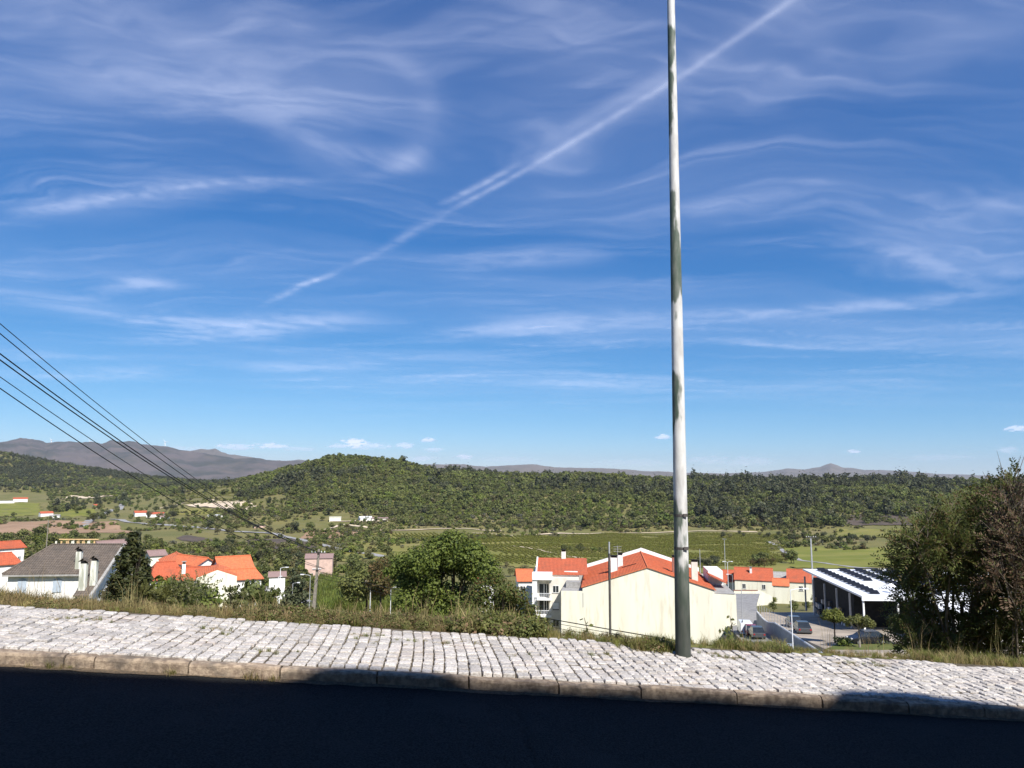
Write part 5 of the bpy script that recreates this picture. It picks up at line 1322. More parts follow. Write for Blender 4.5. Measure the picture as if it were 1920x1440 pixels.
def lamp(lab, px, yt, v, arm=1.2, r=.06, mat='metal_grey', zg=None, name='street_lamp', double=False):
    p = at(px, yt, v); zg = h1(p.x, p.y) - .2 if zg is None else zg; h = p.z - zg
    t = empty(name, (p.x, p.y, zg), label=lab, cat='street lamp'); m = MB(); m.tube([(0, 0, 0), (0, 0, h)], [r, r * .6], 8); m.build('column', mat, t)
    for s in ((1, -1) if double else (1,)):
        a = arm * s
        if arm:
            m = MB(); m.tube([(0, 0, h - .05), (a * .5, 0, h + .1), (a, 0, h + .14)], r * .5, 6); m.build('arm', mat, t)
            m = MB(); m.box(min(a, a * 1.6), max(a, a * 1.6), -.13, .13, h + .08, h + .2); o = m.build('luminaire', 'metal_white', t)
            m = MB(); m.box(min(a, a * 1.6) + .05, max(a, a * 1.6) - .05, -.1, .1, h + .06, h + .079); m.build('lens', 'lamp_lens', o)
    return t
lamp('street lamp with long white arm rising before the retaining wall', 1482, 1106, 87, 1.3, .085, 'metal_white', -21)
lamp('thin grey street lamp standing by the parked white van', 1390, 1106, 112, 0, .08)
lamp('double headed lamp in front of the dark red roofed low house', 1364, 1054, 165, .7, .07, 'metal_white', double=True)
lamp('short curved lamp right of the double headed lamp', 1373, 1078, 160, -.8, .06)
lamp('tall street lamp left of the bend in the lower road', 526, 1065, 135, .9, .09, 'metal_white')
lamp('slender lamp column close beside the tall left lamp', 522, 1082, 128, .4, .07, 'metal_white')
lamp('short lamp at the bend of the lower road before the dark pine', 549, 1094, 120, .7, .07)
lamp('lamp between the dark pine and leaning utility pole', 582, 1079, 110, -.9, .07)
lamp('thin pale lamp rising from the bright reeds', 695, 1091, 92, -.4, .055, 'metal_white')
lamp('curved lamp right of the reeds, before the big green tree', 733, 1103, 88, .6, .055, 'metal_white')
def thin_post():
    p = at(1142, 1016, 30); zg = h1(p.x, p.y) - .3
    t = empty('post', (p.x, p.y, zg), label='thin dark metal post standing before the cream gable wall', cat='post'); h = p.z - zg
    m = MB(); m.tube([(0, 0, 0), (0, 0, h - .45)], .048, 10); m.build('shaft', 'metal_dark', t)
    m = MB(); m.tube([(0, 0, h - .45), (0, 0, h)], .034, 10); m.build('tip', 'metal_grey', t)
thin_post()
def upole(lab, px, yt, v, xb=None, lean=0, r=.16, arms=((.3, .9),), name='utility_pole', mat='pole_concrete', yb=None):
    p = at(px, yt, v); bx = p.x + lean; zg = h1(bx, v) - .5
    t = empty(name, (bx, v, zg), label=lab, cat='utility pole'); h = p.z - zg; m = MB()
    m.add([(s * r * a, q * r * .7 * a, 0 if a > .9 else h) for a in (1, .6) for s, q in ((-1, -1), (1, -1), (1, 1), (-1, 1))] if False else
          [(-r, -r * .7, 0), (r, -r * .7, 0), (r, r * .7, 0), (-r, r * .7, 0), (-lean - r * .55, -r * .4, h), (-lean + r * .55, -r * .4, h), (-lean + r * .55, r * .4, h), (-lean - r * .55, r * .4, h)],
          [(0, 3, 2, 1), (4, 5, 6, 7), (0, 1, 5, 4), (1, 2, 6, 5), (2, 3, 7, 6), (3, 0, 4, 7)]); m.build('shaft', mat, t)
    for (dz, L) in arms:
        f = (h - dz) / h; m = MB(); x = -lean * f; m.box(x - L, x + L, -.22, -.1, h - dz - .05, h - dz + .05); o = m.build('crossarm', 'metal_dark', t)
        for s in (-.9, -.45, .45, .9):
            q = MB(); q.tube([(x + s * L, -.16, h - dz + .05), (x + s * L, -.16, h - dz + .2)], [.05, .035], 6); q.build('insulator', 'paint_white', o)
    return t, Vector((p.x, p.y, p.z))
t1, UP = upole('leaning concrete utility pole where the power lines come down', 598, 1030, 80, lean=-.55, r=.20, arms=((.35, .75), (2.1, .45)))
def wires():
    # six conductors coming in over the viewer's left from a pole out of frame
    vn = 24.0; NP = at(-330, 470, vn)
    tgt = [(613, .0), (630, .12), (668, .3), (680, .36), (711, .5), (731, .62)]
    for i, (y0, dz) in enumerate(tgt):
        e = Vector((UP.x + (-.6, -.3, .0, .25, .5, .7)[i], UP.y - .15, UP.z - (.12, .15, .3, .35, 1.9, 2.0)[i]))
        sag = (1.3, 1.5, 1.4, 1.4, 1.2, 1.5)[i]
        nx = NP.x + (-.6, -.3, 0, .25, .5, .7)[i]
        # pick the height at the near pole so that the line crosses the photo's left edge where it does
        lo, hi = -10.0, 25.0
        def cross(zn):
            n_ = Vector((nx, vn, zn))
            for k in range(401):
                s = k / 400; q = n_.lerp(e, s); q.z -= 4 * sag * s * (1 - s)
                dx = (q.x) ; fw = CP * q.y + SP * (q.z - CAMZ)
                if 960 + F * dx / fw >= 0: return 720 - F * (-SP * q.y + CP * (q.z - CAMZ)) / fw
            return 9999
        for _ in range(40):
            mid = (lo + hi) / 2
            if cross(mid) > y0: lo = mid
            else: hi = mid
        n_ = Vector((nx, vn, lo)); pts = []
        for k in range(61):
            s = k / 60; q = n_.lerp(e, s); q.z -= 4 * sag * s * (1 - s); pts.append(q)
        m = MB(); m.tube(pts, (.020, .023, .030, .030, .019, .024)[i], 5); o = m.build('power_line', 'cable_black')
        setp(o, ('topmost', 'second highest', 'third highest', 'third lowest', 'second lowest', 'lowest')[i] + ' of the six black power lines crossing the left sky', 'power line', 'power lines to the leaning pole')
        if i == 2: ztop = lo
    t = empty('utility_pole', (NP.x, vn, h1(NP.x, vn) - .5), label='near utility pole just outside the left edge holding the power lines', cat='utility pole')
    hh = ztop + 1.2 - t.location.z; m = MB(); m.tube([(0, .2, 0), (0, .2, hh)], [.2, .12], 8); m.build('shaft', 'pole_concrete', t)
    m = MB(); m.box(-.9, .9, -.05, .1, hh - 1.3, hh - 1.2); m.build('crossarm', 'metal_dark', t)
    # telephone cables running down to the right
    for i, (dz, y1, rad, lab) in enumerate(((2.3, 1190, .026, 'upper'), (2.6, 1197, .014, 'middle'), (2.9, 1207, .014, 'lower'))):
        a = Vector((UP.x + .1, UP.y, UP.z - dz)); b = at(1285, y1 + 6, 34); e = a.lerp(b, 1.18); pts = []
        for k in range(41):
            s = k / 40; q = a.lerp(e, s); q.z -= .35 * 4 * s * (1 - s); pts.append(q)
        m = MB(); m.tube(pts, rad, 5); setp(m.build('telephone_cable', 'cable_black'), lab + ' of the three cables sagging across the cream gable wall', 'cable', 'cables before the cream gable')
wires()
upole('grey utility pole with crossarm and transformer behind the solar roof', 1520, 1006, 132, r=.17, arms=((.1, .9),), mat='metal_grey')
upole('thin wooden pole rising behind the brown roofed house', 91, 975, 140, r=.10, arms=(), mat='pole_concrete')
upole('thin pole in the vineyard, left one of two behind the lamps', 1312, 1030, 230, r=.12, arms=(), mat='metal_grey'); upole('thin pole in the vineyard, right one of two behind the lamps', 1358, 1010, 250, r=.12, arms=((.2, .6),), mat='metal_grey')
def turbines():
    for (x, yb, hpx, lab) in ((168, 838, 13, 'left of the two clearest wind turbines on the mountain ridge'), (309, 841, 15, 'right of the two clearest wind turbines on the mountain ridge'), (255, 836, 10, 'faint wind turbine between the two clearest ones'), (58, 832, 9, 'faint wind turbine at far left of the ridge'), (96, 831, 9, 'second faint wind turbine from the left on the ridge')):
        v = 6900; p = at(x, yb + 3, v); h = hpx * v / F
        t = empty('wind_turbine', p, label=lab, cat='wind turbine'); m = MB(); m.tube([(0, 0, -20), (0, 0, h)], [5, 3], 8); m.build('tower', 'turbine_white', t)
        m = MB(); m.box(-3, 3, -5, 6, h - 2, h + 3); m.build('nacelle', 'turbine_white', t)
        a0 = rnd.uniform(0, 2)
        for k in range(3):
            a = a0 + k * 2.094; m = MB(); m.tube([(0, -6, h), (math.sin(a) * h * .5, -6, h + math.cos(a) * h * .5)], [2.2, .6], 4); m.build('blade', 'turbine_white', t)
turbines()

# ------------------------------------------------------------------ vehicles
def car(lab, P, rz, paint, L=4.3, W=1.75, Hh=1.45, van=False, cat='car', name='parked_car'):
    t = empty(name, P, rz, label=lab, cat=cat); hw = W / 2
    if van: low = [(-L / 2, .35), (L / 2, .35), (L / 2, .85), (L / 2 - .75, 1.05), (L / 2 - 1.45, Hh - .02), (-L / 2 + .05, Hh - .02)]
    else: low = [(-L / 2, .35), (-L / 2 + .1, .28), (L / 2 - .1, .28), (L / 2, .4), (L / 2 - .03, .68), (L / 2 - .95, .90), (-L / 2 + .55, .95), (-L / 2 + .02, .88)]
    n = len(low); m = MB(); ins = [0 if z < .8 else .06 for _, z in low]
    m.add([(x, -hw + i, z) for (x, z), i in zip(low, ins)] + [(x, hw - i, z) for (x, z), i in zip(low, ins)], [tuple(range(n)), tuple(range(2 * n - 1, n - 1, -1))] + [(i, n + i, n + (i + 1) % n, (i + 1) % n) for i in range(n)])
    m.build('body', paint, t, bevel=.05)
    if van:
        m = MB(); m.add([(L / 2 - .80, -hw + .09, 1.08), (L / 2 - .80, hw - .09, 1.08), (L / 2 - 1.36, hw - .12, Hh - .1), (L / 2 - 1.36, -hw + .12, Hh - .1), (L / 2 - .78, -hw + .09, 1.12), (L / 2 - .78, hw - .09, 1.12), (L / 2 - 1.34, hw - .12, Hh - .06), (L / 2 - 1.34, -hw + .12, Hh - .06)], [(4, 5, 6, 7)]); m.build('windscreen', 'window_glass', t)
    else:
        cab = [(L / 2 - 1.0, .9), (L / 2 - 1.75, Hh - .04), (-L / 2 + 1.15, Hh - .02), (-L / 2 + .35, .95)]
        m = MB(); q = [0.06, .2, .2, .08]
        m.add([(x, -hw + i, z) for (x, z), i in zip(cab, q)] + [(x, hw - i, z) for (x, z), i in zip(cab, q)], [(0, 1, 2, 3), (7, 6, 5, 4), (0, 4, 5, 1), (1, 5, 6, 2), (2, 6, 7, 3)]); m.build('windows', 'window_glass', t)
        m = MB(); m.box(-L / 2 + 1.12, L / 2 - 1.72, -hw + .2, hw - .2, Hh - .035, Hh + .015); m.build('roof', paint, t, bevel=.015)
        m = MB()
        for s in (-1, 1): m.box(-.15, -.05, s * (hw - .19) - .03, s * (hw - .19) + .03, .9, Hh - .03)
        m.build('pillar', paint, t)
    for sx in (-1, 1):
        for sy in (-1, 1):
            x, y = sx * (L / 2 - .8), sy * (hw - .1); m = MB(); m.tube([(x, y - .1, .31), (x, y + .1, .31)], .31, 16); w_ = m.build('wheel', 'rubber', t)
            m = MB(); m.tube([(x, y + sy * .101 - .004, .31), (x, y + sy * .106, .31)], .19, 12); m.build('rim', 'rim_metal', w_)
    for sy in (-1, 1):
        m = MB(); m.box(L / 2 - .14, L / 2 - .0, sy * (hw - .35) - .18, sy * (hw - .35) + .18, .6, .74); m.build('headlight', 'lamp_lens', t)
        m = MB(); m.box(-L / 2 - .01, -L / 2 + .1, sy * (hw - .2) - .1, sy * (hw - .2) + .1, .62, .82); m.build('tail_light', 'tail_red', t)
    return t
P = at(1626, 1201, 89.5); car('black car parked side on in the yard below the solar roof', (P.x, 89.5, yz(89.5) + .02), R(184), 'car_black', 4.5)
P = at(1397, 1188, 113); car('white van parked in the lower street beside the cream gable', (P.x, P.y, P.z), R(80), 'car_white', 4.4, 1.8, 1.9, True, 'van', 'parked_van')
P = at(1408, 1190, 110.5); car('dark red car parked just right of the white van', (P.x, P.y, P.z), R(82), 'car_red', 4.0)
P = at(1419, 1194, 107); car('dark grey car nearest the foot of the retaining wall', (P.x, P.y, P.z), R(82), 'car_grey', 4.2)
P = at(1479, 1232, 87); car('pale blue car at the foot of the street lamp', (P.x - .3, P.y, P.z), R(70), 'car_blue', 4.1)
P = at(1488, 1160, 107); car('small dark car behind the fence, upper one of two', (P.x, P.y, yz(P.y) + .02), R(80), 'car_grey', 4.0)
P = at(1504, 1178, 100); car('small grey car behind the fence, lower one of two', (P.x, P.y, yz(P.y) + .02), R(80), 'car_grey', 4.0)
P = at(585, 1135, 112); car('dark car on the lower road below the leaning pole', (P.x - 1.2, P.y, h1(P.x, P.y) + .4), R(190), 'car_black', 4.2)
ribbon('road', [(470, 1098), (520, 1112), (560, 1126), (600, 1140)], 6, 'road_far', .35)

# ------------------------------------------------------------------ individual trees and shrubs
belt(39, (-10, 300), (1012, 1046), ['mid', 'bright', 'mid', 'dark', 'olive'], (7.5, 11.5), 'in the belt below the brown field', 'trees of the green belt at left')
belt(14, (130, 330), (955, 982), ['dark', 'mid', 'dark'], (7, 11), 'among the fields by the winding road', 'trees by the winding road')
belt(36, (310, 570), (1026, 1066), ['olive', 'dark', 'mid', 'olive'], (5, 8.5), 'on the slope behind the orange roofs', 'trees behind the orange roofs')
belt(34, (380, 640), (962, 1004), ['mid', 'olive', 'dark', 'mid'], (6, 10), 'on the open slope below the wooded hill', 'trees below the wooded hill')
belt(13, (610, 760), (1048, 1082), ['mid', 'olive', 'mid'], (7, 10), 'behind the bright reeds', 'trees behind the reeds')
belt(26, (1440, 1730), (1006, 1018), ['dark', 'mid', 'dark'], (4, 6.5), 'in the hedgerow beyond the right meadow', 'hedgerow beyond the meadow')
belt(10, (1320, 1440), (995, 1012), ['dark', 'mid', 'olive'], (4, 7), 'at the vineyard edge right of the lamp column', 'trees right of the lamp column')
belt(9, (1392, 1500), (1052, 1066), ['rust', 'mid', 'rust'], (5.5, 8.5), 'behind the low red roofed houses', 'trees behind the low houses')
belt(6, (1312, 1350), (1056, 1066), ['dark', 'olive'], (5, 7), 'between cream gable and low houses', 'trees behind the cream gable')
belt(8, (1420, 1470), (1105, 1120), ['mid', 'bright', 'olive'], (2.5, 4), 'in the garden before the low houses', 'garden shrubs of the low houses', v0=120)
belt(7, (1440, 1545), (1128, 1150), ['mid', 'olive', 'bright'], (2.0, 3.4), 'along the yard behind the wire fence', 'shrubs behind the wire fence', v0=100, noun='shrub')
belt(9, (1010, 1110), (1000, 1011), ['grey', 'grey'], (3.5, 5.5), 'in the middle of the vineyard', 'bushes in the vineyard')
belt(16, (480, 620), (1075, 1115), ['mid', 'bright', 'olive'], (3, 5.5), 'around the bend of the lower road', 'trees around the lower road', v0=110)
belt(7, (0, 120), (1035, 1060), ['mid', 'olive'], (4, 6), 'among the roofs at the far left', 'garden trees at the far left')
belt(12, (780, 1000), (1060, 1082), ['mid', 'olive', 'bright'], (4, 6.5), 'between the big tree and the vineyard', 'trees before the vineyard', v0=150)
for (px, py, key, h, lab) in ((1572, 905, 'mid0', 18, 'left of two tall umbrella pines on the right hand ridge'), (1592, 905, 'dark0', 17, 'right of two tall umbrella pines on the right hand ridge'), (1530, 912, 'dark1', 15, 'tall pine left of the two umbrella pines'), (1384, 908, 'pine0', 15, 'pointed pine on the ridge just right of the lamp column'), (1483, 912, 'pine1', 13, 'pointed pine beside the white house on the ridge')):
    X_ = (px - 960) / F * CP * 1235; p = Vector((X_, 1235, h1(X_, 1235)))
    if 'umbrella' in lab:
        bl = [(rnd.uniform(-3.6, 3.6), rnd.uniform(-2.5, 2.5), h * .84 + rnd.uniform(-1.2, 1.4), 1.9, 1.9, 1.1) for _ in range(9)]
        tree_thing('pine_tree', lab, 'tree', p.x, p.y, bl, blob_leaves(bl, 500, .8, .5), 'leaf_dark', 'bark_dark', .32, h * .5)
    else: place_tree(key, p.x, p.y, h, lab, None, 'pine_tree')
P = at(556, 1062, 122); 
def solo(name, lab, px, yt, v, wpx, nb, nleaf, lsize, leaf, bark='bark_dark', r0=.12, cz=.62, rhf=.36, R_=None, limbs=12, aspect=.7, shell=.4):
    p = at(px, yt, v); zg = h1(p.x, p.y); h = p.z - zg; rw = wpx / 2 * v / F
    R_ = R_ or rw * .36; bl = rand_blobs(nb, R_, rw, h * rhf, h * cz + (h * (1 - cz - rhf)) * .6)
    return tree_thing(name, lab, 'tree' if 'tree' in name else 'shrub', p.x, p.y, bl, blob_leaves(bl, nleaf, lsize, shell, aspect=aspect), leaf, bark, r0, h * (cz - rhf) + .2, nlimb=limbs)
bl = pine_shape(9, 3.2, 9); p = at(556, 1062, 122); tree_thing('pine_tree', 'dark bushy pine left of the leaning utility pole', 'tree', p.x, p.y, bl, blob_leaves(bl, 3500, .45, .4), 'leaf_dark', 'bark_dark', .18, 1.0)
# the dark conifer in front of the brown house
def conifer():
    p = at(250, 1001, 46); zg = h1(p.x, p.y); h = p.z - zg; bl = []
    for i in range(20):
        f = i / 19; r = (2.15 * (1 - f) ** .75 + .14) * rnd.uniform(.85, 1.2)
        for k in range(int(13 * (1 - f)) + 3):
            a = k * 2.4 + i + rnd.uniform(-.3, .3); s = rnd.uniform(.40, .66) * (1.15 - .62 * f); q = rnd.choice((.75, .75, .4))
            bl.append((math.cos(a) * r * q, math.sin(a) * r * q, h * (.06 + .92 * f) + rnd.uniform(-.15, .15), s, s, s * .85))
    tree_thing('conifer', 'dense dark evergreen cone before the brown roofed house', 'tree', p.x, p.y, bl, blob_leaves(bl, 38000, .21, .35, up=.5, aspect=.5), 'leaf_conifer', 'bark_dark', .14, .6, nlimb=14)
leafmat('leaf_conifer', (.022, .032, .009), (.060, .066, .018), (.09, .085, .028), trans=.15, nscale=1.5)
leafmat('leaf_bigtree', (.066, .100, .017), (.135, .172, .036), (.042, .066, .014), trans=.35, nscale=.8)
conifer()
for (px, h, key, lab) in ((300, 7, 'bright0', 'bright green tree at the left foot of the orange cluster'), (346, 7.2, 'mid1', 'green tree before the red hipped roof of the orange cluster'), (382, 6.6, 'bright1', 'bright green tree left of the cream gabled house'), (474, 6.5, 'mid0', 'green tree right of the glazed veranda wing')):
    p = at(px, 1100, 99); place_tree(key, p.x, p.y, h, lab, None)
# big broadleaf tree in the middle and its neighbours
def big_tree():
    p = at(850, 996, 56); zg = h1(p.x, p.y); v = 56; k = v / F * .985
    def bp(px, py, r): q = at(px, py, v); return (q.x - p.x, rnd.uniform(-1.8, 1.8), q.z - zg, r * k, r * k, r * k * .8)
    spec = [(850, 1018, 34), (822, 1030, 34), (885, 1035, 34), (795, 1048, 36), (905, 1058, 36), (918, 1078, 26), (770, 1062, 36), (852, 1050, 36), (828, 1068, 30), (880, 1075, 24), (745, 1055, 22), (760, 1088, 32), (800, 1095, 34),
            (790, 1120, 36), (835, 1112, 30), (770, 1118, 26), (860, 1128, 36), (895, 1120, 22), (825, 1140, 36), (785, 1148, 32), (870, 1150, 34), (735, 1075, 18)]
    bl = [bp(*s) for s in spec] + [bp(x + rnd.uniform(-18, 18), y + rnd.uniform(-12, 12), r * .6) for x, y, r in spec]
    tree_thing('tree', 'big spreading green tree in the middle left of the cream gable', 'tree', p.x, p.y, bl, blob_leaves(bl, 26000, .20, .35, up=.5, aspect=.7), 'leaf_bigtree', 'bark_dark', .2, 2.0, nlimb=22)
    p = at(690, 1062, 100); bl = rand_blobs(16, 1.5, 4.4, 2.4, 4.5); tree_thing('tree', 'broad grey green tree left behind the big tree', 'tree', p.x, p.y, bl, blob_leaves(bl, 6000, .33, .4), 'leaf_mid', 'bark_dark', .2, 2, z=p.z - 6.6)
    p = at(716, 1040, 85); bl = rand_blobs(14, .9, 2.2, 2.4, 4.4); tree_thing('tree', 'sparse rusty green tree leaning out left of the big tree', 'tree', p.x, p.y, bl, blob_leaves(bl, 2600, .26, .4), 'leaf_rust', 'bark_dark', .12, 1.5, z=p.z - 6.6)
    # lower tree at right, reddish tips
    p = at(935, 1075, 29); zg = h1(p.x, p.y); v = 29; k = v / F * .985
    spec = [(930, 1090, 20), (905, 1105, 26), (950, 1105, 26), (975, 1118, 22), (890, 1130, 30), (925, 1130, 32), (960, 1140, 32), (985, 1150, 20), (900, 1160, 34), (940, 1165, 36), (975, 1172, 26), (885, 1175, 26), (920, 1190, 34), (960, 1195, 32), (870, 1150, 20), (990, 1180, 18), (998, 1140, 15), (1000, 1165, 18), (1000, 1192, 20), (905, 1200, 26), (940, 1205, 26), (875, 1192, 20)]
    bl = [bp2 for bp2 in [((lambda q: (q.x - p.x, rnd.uniform(-.8, .8), q.z - zg, r * k, r * k, r * k * .85))(at(x, y, v))) for x, y, r in spec]]
    tree_thing('tree', 'lower bushy tree with russet tips just left of the balcony block', 'tree', p.x, p.y, bl, blob_leaves(bl, 15000, .095, .3, up=.4, aspect=.55), 'leaf_rusttip', 'bark_dark', .09, 1.0, nlimb=14)
leafmat('leaf_rusttip', (.060, .085, .018), (.110, .130, .030), (.125, .095, .03), trans=.3, nscale=2.0)
big_tree()
# bright reeds
def reed_proto():
    n = 46; q = []
    for i in range(n):
        b = np.array([rnd.uniform(-.5, .5), rnd.uniform(-.5, .5), 0]); l = rnd.uniform(1.6, 2.8); d = np.array([rnd.uniform(-.35, .35), rnd.uniform(-.35, .35), 1]); d /= np.linalg.norm(d)
        s = np.array([rnd.uniform(-1, 1), rnd.uniform(-1, 1), 0]); s = s / np.linalg.norm(s) * .05
        for k in range(3): 
            a0, a1 = b + d * l * k / 3, b + d * l * (k + 1) / 3 + np.array([d[0], d[1], 0]) * .25 * k; q.append([a0 - s, a0 + s, a1 + s * .6, a1 - s * .6])
    return quads_mesh('reed', np.array(q), 'leaf_bright')
def reeds():
    pts = []
    for i in range(480):
        g_ = ground_at(rnd.uniform(590, 770), rnd.uniform(1085, 1150), 60, 400); pts.append(tuple(g_))
    scatter('reeds', pts, nr.uniform(.9, 1.6, len(pts)), nr.randint(0, 3, len(pts)), [reed_proto() for _ in range(3)])
reeds()
# small trees in the yard
def yard_trees():
    p = at(1562, 1130, 90); bl = rand_blobs(12, .55, 1.4, .9, 3.0); tree_thing('tree', 'small leafy tree in the yard, left of the pale trunked one', 'tree', p.x, p.y, bl, blob_leaves(bl, 2600, .2, .4), 'leaf_bright', 'bark_dark', .10, 1.7, z=yz(89))
    p = at(1608, 1140, 86); bl = rand_blobs(12, .6, 1.9, .8, 2.9); tree_thing('tree', 'pale trunked small tree spreading over the yard lawn', 'tree', p.x, p.y, bl, blob_leaves(bl, 2000, .2, .4), 'leaf_mid', 'bark_pale', .12, 1.5, z=yz(86))
    p = at(1696, 1150, 88); bl = rand_blobs(14, .7, 2.0, 1.1, 2.6); tree_thing('tree', 'dense dark green tree in the yard beside the black car', 'tree', p.x, p.y, bl, blob_leaves(bl, 3000, .2, .4), 'leaf_mid', 'bark_dark', .12, 1.0, z=yz(89))
    p = at(1582, 1196, 87); bl = rand_blobs(8, .5, 1.2, .4, .5); tree_thing('shrub', 'low rounded shrub on the yard lawn left of the black car', 'shrub', p.x, p.y, bl, blob_leaves(bl, 900, .16, .4), 'leaf_bright', 'bark_dark', .05, .1, z=yz(86))
yard_trees()
# glossy shrubs on the bank at left
def bank_shrub(lab, px, yt, v, wpx, hpx, leaf='leaf_glossy', ns=60, size=.075):
    p = at(px, yt, v); zg = h1(p.x, p.y); k = v / F; rw = wpx / 2 * k; hh = p.z - zg
    bl = [(rnd.uniform(-.8, .8) * rw, rnd.uniform(-.5, .5) * rw, hh - hpx * k * rnd.uniform(.08, 1.0), rw * .3, rw * .3, rw * .26) for _ in range(16)]
    V, tw = sprays(bl, ns, 18, rw * .55, size, size * .5, .8, .1)
    t = empty('shrub', (p.x, p.y, zg), label=lab, cat='shrub'); link('trunk', trunk_mesh(bl, .1, .03, 'bark_dark', 12), None, t); link('crown', quads_mesh('crown', V, leaf), None, t)
bank_shrub('glossy light green shrub on the bank before the orange cluster', 345, 1092, 19, 90, 45, ns=150)
bank_shrub('glossy shrub on the bank before the cream gabled house', 448, 1106, 19, 50, 34, ns=80)
bank_shrub('bluish green shrub on the bank right of the cream gabled house', 490, 1112, 18, 55, 32, 'leaf_mid', 100)
bank_shrub('olive shrub at the foot of the dark conifer', 290, 1106, 17, 55, 30, 'leaf_mid', 100)

# big feathery shrub at right
def feathery(name, lab, spec, v, leaf, nsp, nl, base_px, r0=.05, L=.42, leafl=.062, extra_twigs=0):
    B = at(base_px, 1235, v); zg = h1(B.x, B.y); k = v / F * .985
    bl = []
    for (x, y, r) in spec:
        vv = v + rnd.uniform(-.9, .9); q = at(x, y, vv); bl.append((q.x - B.x, q.y - B.y, q.z - zg, r * k * .8, r * k * .9, r * k * .78))
    V, tw = sprays(bl, nsp, nl, L, leafl, .024, .35, .25)
    t = empty(name, (B.x, B.y, zg), label=lab, cat='shrub')
    m = MB()
    for i, b in enumerate(bl):
        s0 = Vector((rnd.uniform(-.25, .25), rnd.uniform(-.2, .2), -.2)); e = Vector(b[:3]); mid = s0.lerp(e, .55) + Vector((rnd.uniform(-.15, .15), rnd.uniform(-.15, .15), .15))
        m.tube([s0, mid, e, e + (e - mid) * .35 + Vector((rnd.uniform(-.1, .1), 0, .1))], [r0 * .6, r0 * .4, r0 * .16, r0 * .05], 5, cap=False)
    for i in range(0, len(tw), 3): m.tube([Vector(tw[i][0]), Vector(tw[i][1]), Vector(tw[i][2])], [.004, .003, .0015], 3, cap=False)
    for i in range(extra_twigs):
        b = rnd.choice(bl); p0 = Vector(b[:3]) + Vector((rnd.uniform(-1, 1), rnd.uniform(-1, 0), rnd.uniform(-1, 1))) * b[3] * .8; d = Vector((rnd.uniform(-.7, .7), rnd.uniform(-.4, .2), rnd.uniform(.2, 1))).normalized() * rnd.uniform(.3, .7)
        m.tube([p0, p0 + d * .5 + Vector((rnd.uniform(-.05, .05), 0, 0)), p0 + d], [.007, .005, .002], 4, cap=False)
    me = m.mesh('branches'); me.materials.append(M['bark_twig']); link('branches', me, None, t)
    link('crown', quads_mesh('crown', V, leaf), None, t)
pm('bark_twig', (.16, .13, .10), (.09, .075, .06), 12, .9)
feathery('shrub', 'large feathery olive green shrub at the right edge of the pavement',
         [(1722, 1030, 32), (1755, 1000, 36), (1785, 985, 40), (1820, 965, 44), (1852, 948, 42), (1895, 928, 36), (1906, 898, 16), (1700, 1075, 36), (1740, 1055, 50), (1785, 1030, 60), (1835, 1010, 60), (1875, 985, 55), (1708, 1112, 30), (1738, 1102, 32), (1812, 1082, 40), (1850, 1070, 60),
          (1718, 1150, 36), (1750, 1190, 46), (1712, 1198, 34), (1800, 1190, 44), (1850, 1135, 36), (1870, 1170, 60), (1910, 1130, 60), (1830, 1215, 45), (1880, 1215, 50), (1915, 1215, 40), (1770, 1225, 40), (1728, 1222, 34)], 12.0, 'leaf_shrub', 3000, 20, 1790, .045, .40, .078, extra_twigs=60)
feathery('shrub', 'dry brownish shrub half out of frame at the far right',
         [(1905, 960, 40), (1925, 1000, 50), (1900, 1030, 45), (1940, 1050, 60), (1905, 1075, 50), (1950, 1100, 60), (1890, 1100, 40), (1960, 980, 60), (1980, 1060, 70), (1970, 1150, 70)], 11.3, 'leaf_brownshrub', 1300, 18, 1930, .04, .40, .07, extra_twigs=90)

# ------------------------------------------------------------------ grass, weeds and brambles along the verge
def tuft(mat, n, h, spread, w, bend=.5):
    q = []
    for i in range(n):
        b = np.array([rnd.gauss(0, spread), rnd.gauss(0, spread), -.02]); a = rnd.uniform(0, 6.28); l = h * rnd.uniform(.5, 1.15); o = np.array([math.cos(a), math.sin(a), 0]) * l * bend * rnd.uniform(.2, 1.2)
        s = np.array([-math.sin(a + rnd.uniform(-1, 1)), math.cos(a), 0]) * w * rnd.uniform(.6, 1.3)
        p1 = b + np.array([0, 0, l * .55]) + o * .3; p2 = b + np.array([0, 0, l * rnd.uniform(.75, 1)]) + o
        q.append([b - s, b + s, p1 + s * .8, p1 - s * .8]); q.append([p1 - s * .8, p1 + s * .8, p2 + s * .15, p2 - s * .15])
    return quads_mesh('tuft', np.array(q), mat)
def clump(mat, n, r, size, asp=.6, hz=.6): return quads_mesh('clump', blob_leaves([(0, 0, r * hz * .9, r, r, r * hz)], n, size, .2, .5, asp), mat)
TU = [tuft('grass_dry', 46, .26, .05, .0035), tuft('grass_olive', 46, .20, .06, .004), tuft('grass_green', 50, .22, .05, .004, .7), clump('bramble', 150, .15, .033), clump('bramble', 130, .17, .04, .3), clump('grass_olive', 110, .14, .03, .3, .5), clump('leaf_mid', 170, .15, .030), tuft('grass_dry', 14, .55, .05, .002, .35)]
def edge_z(x, y): p = rd(x, y); return h1(p.x, p.y)
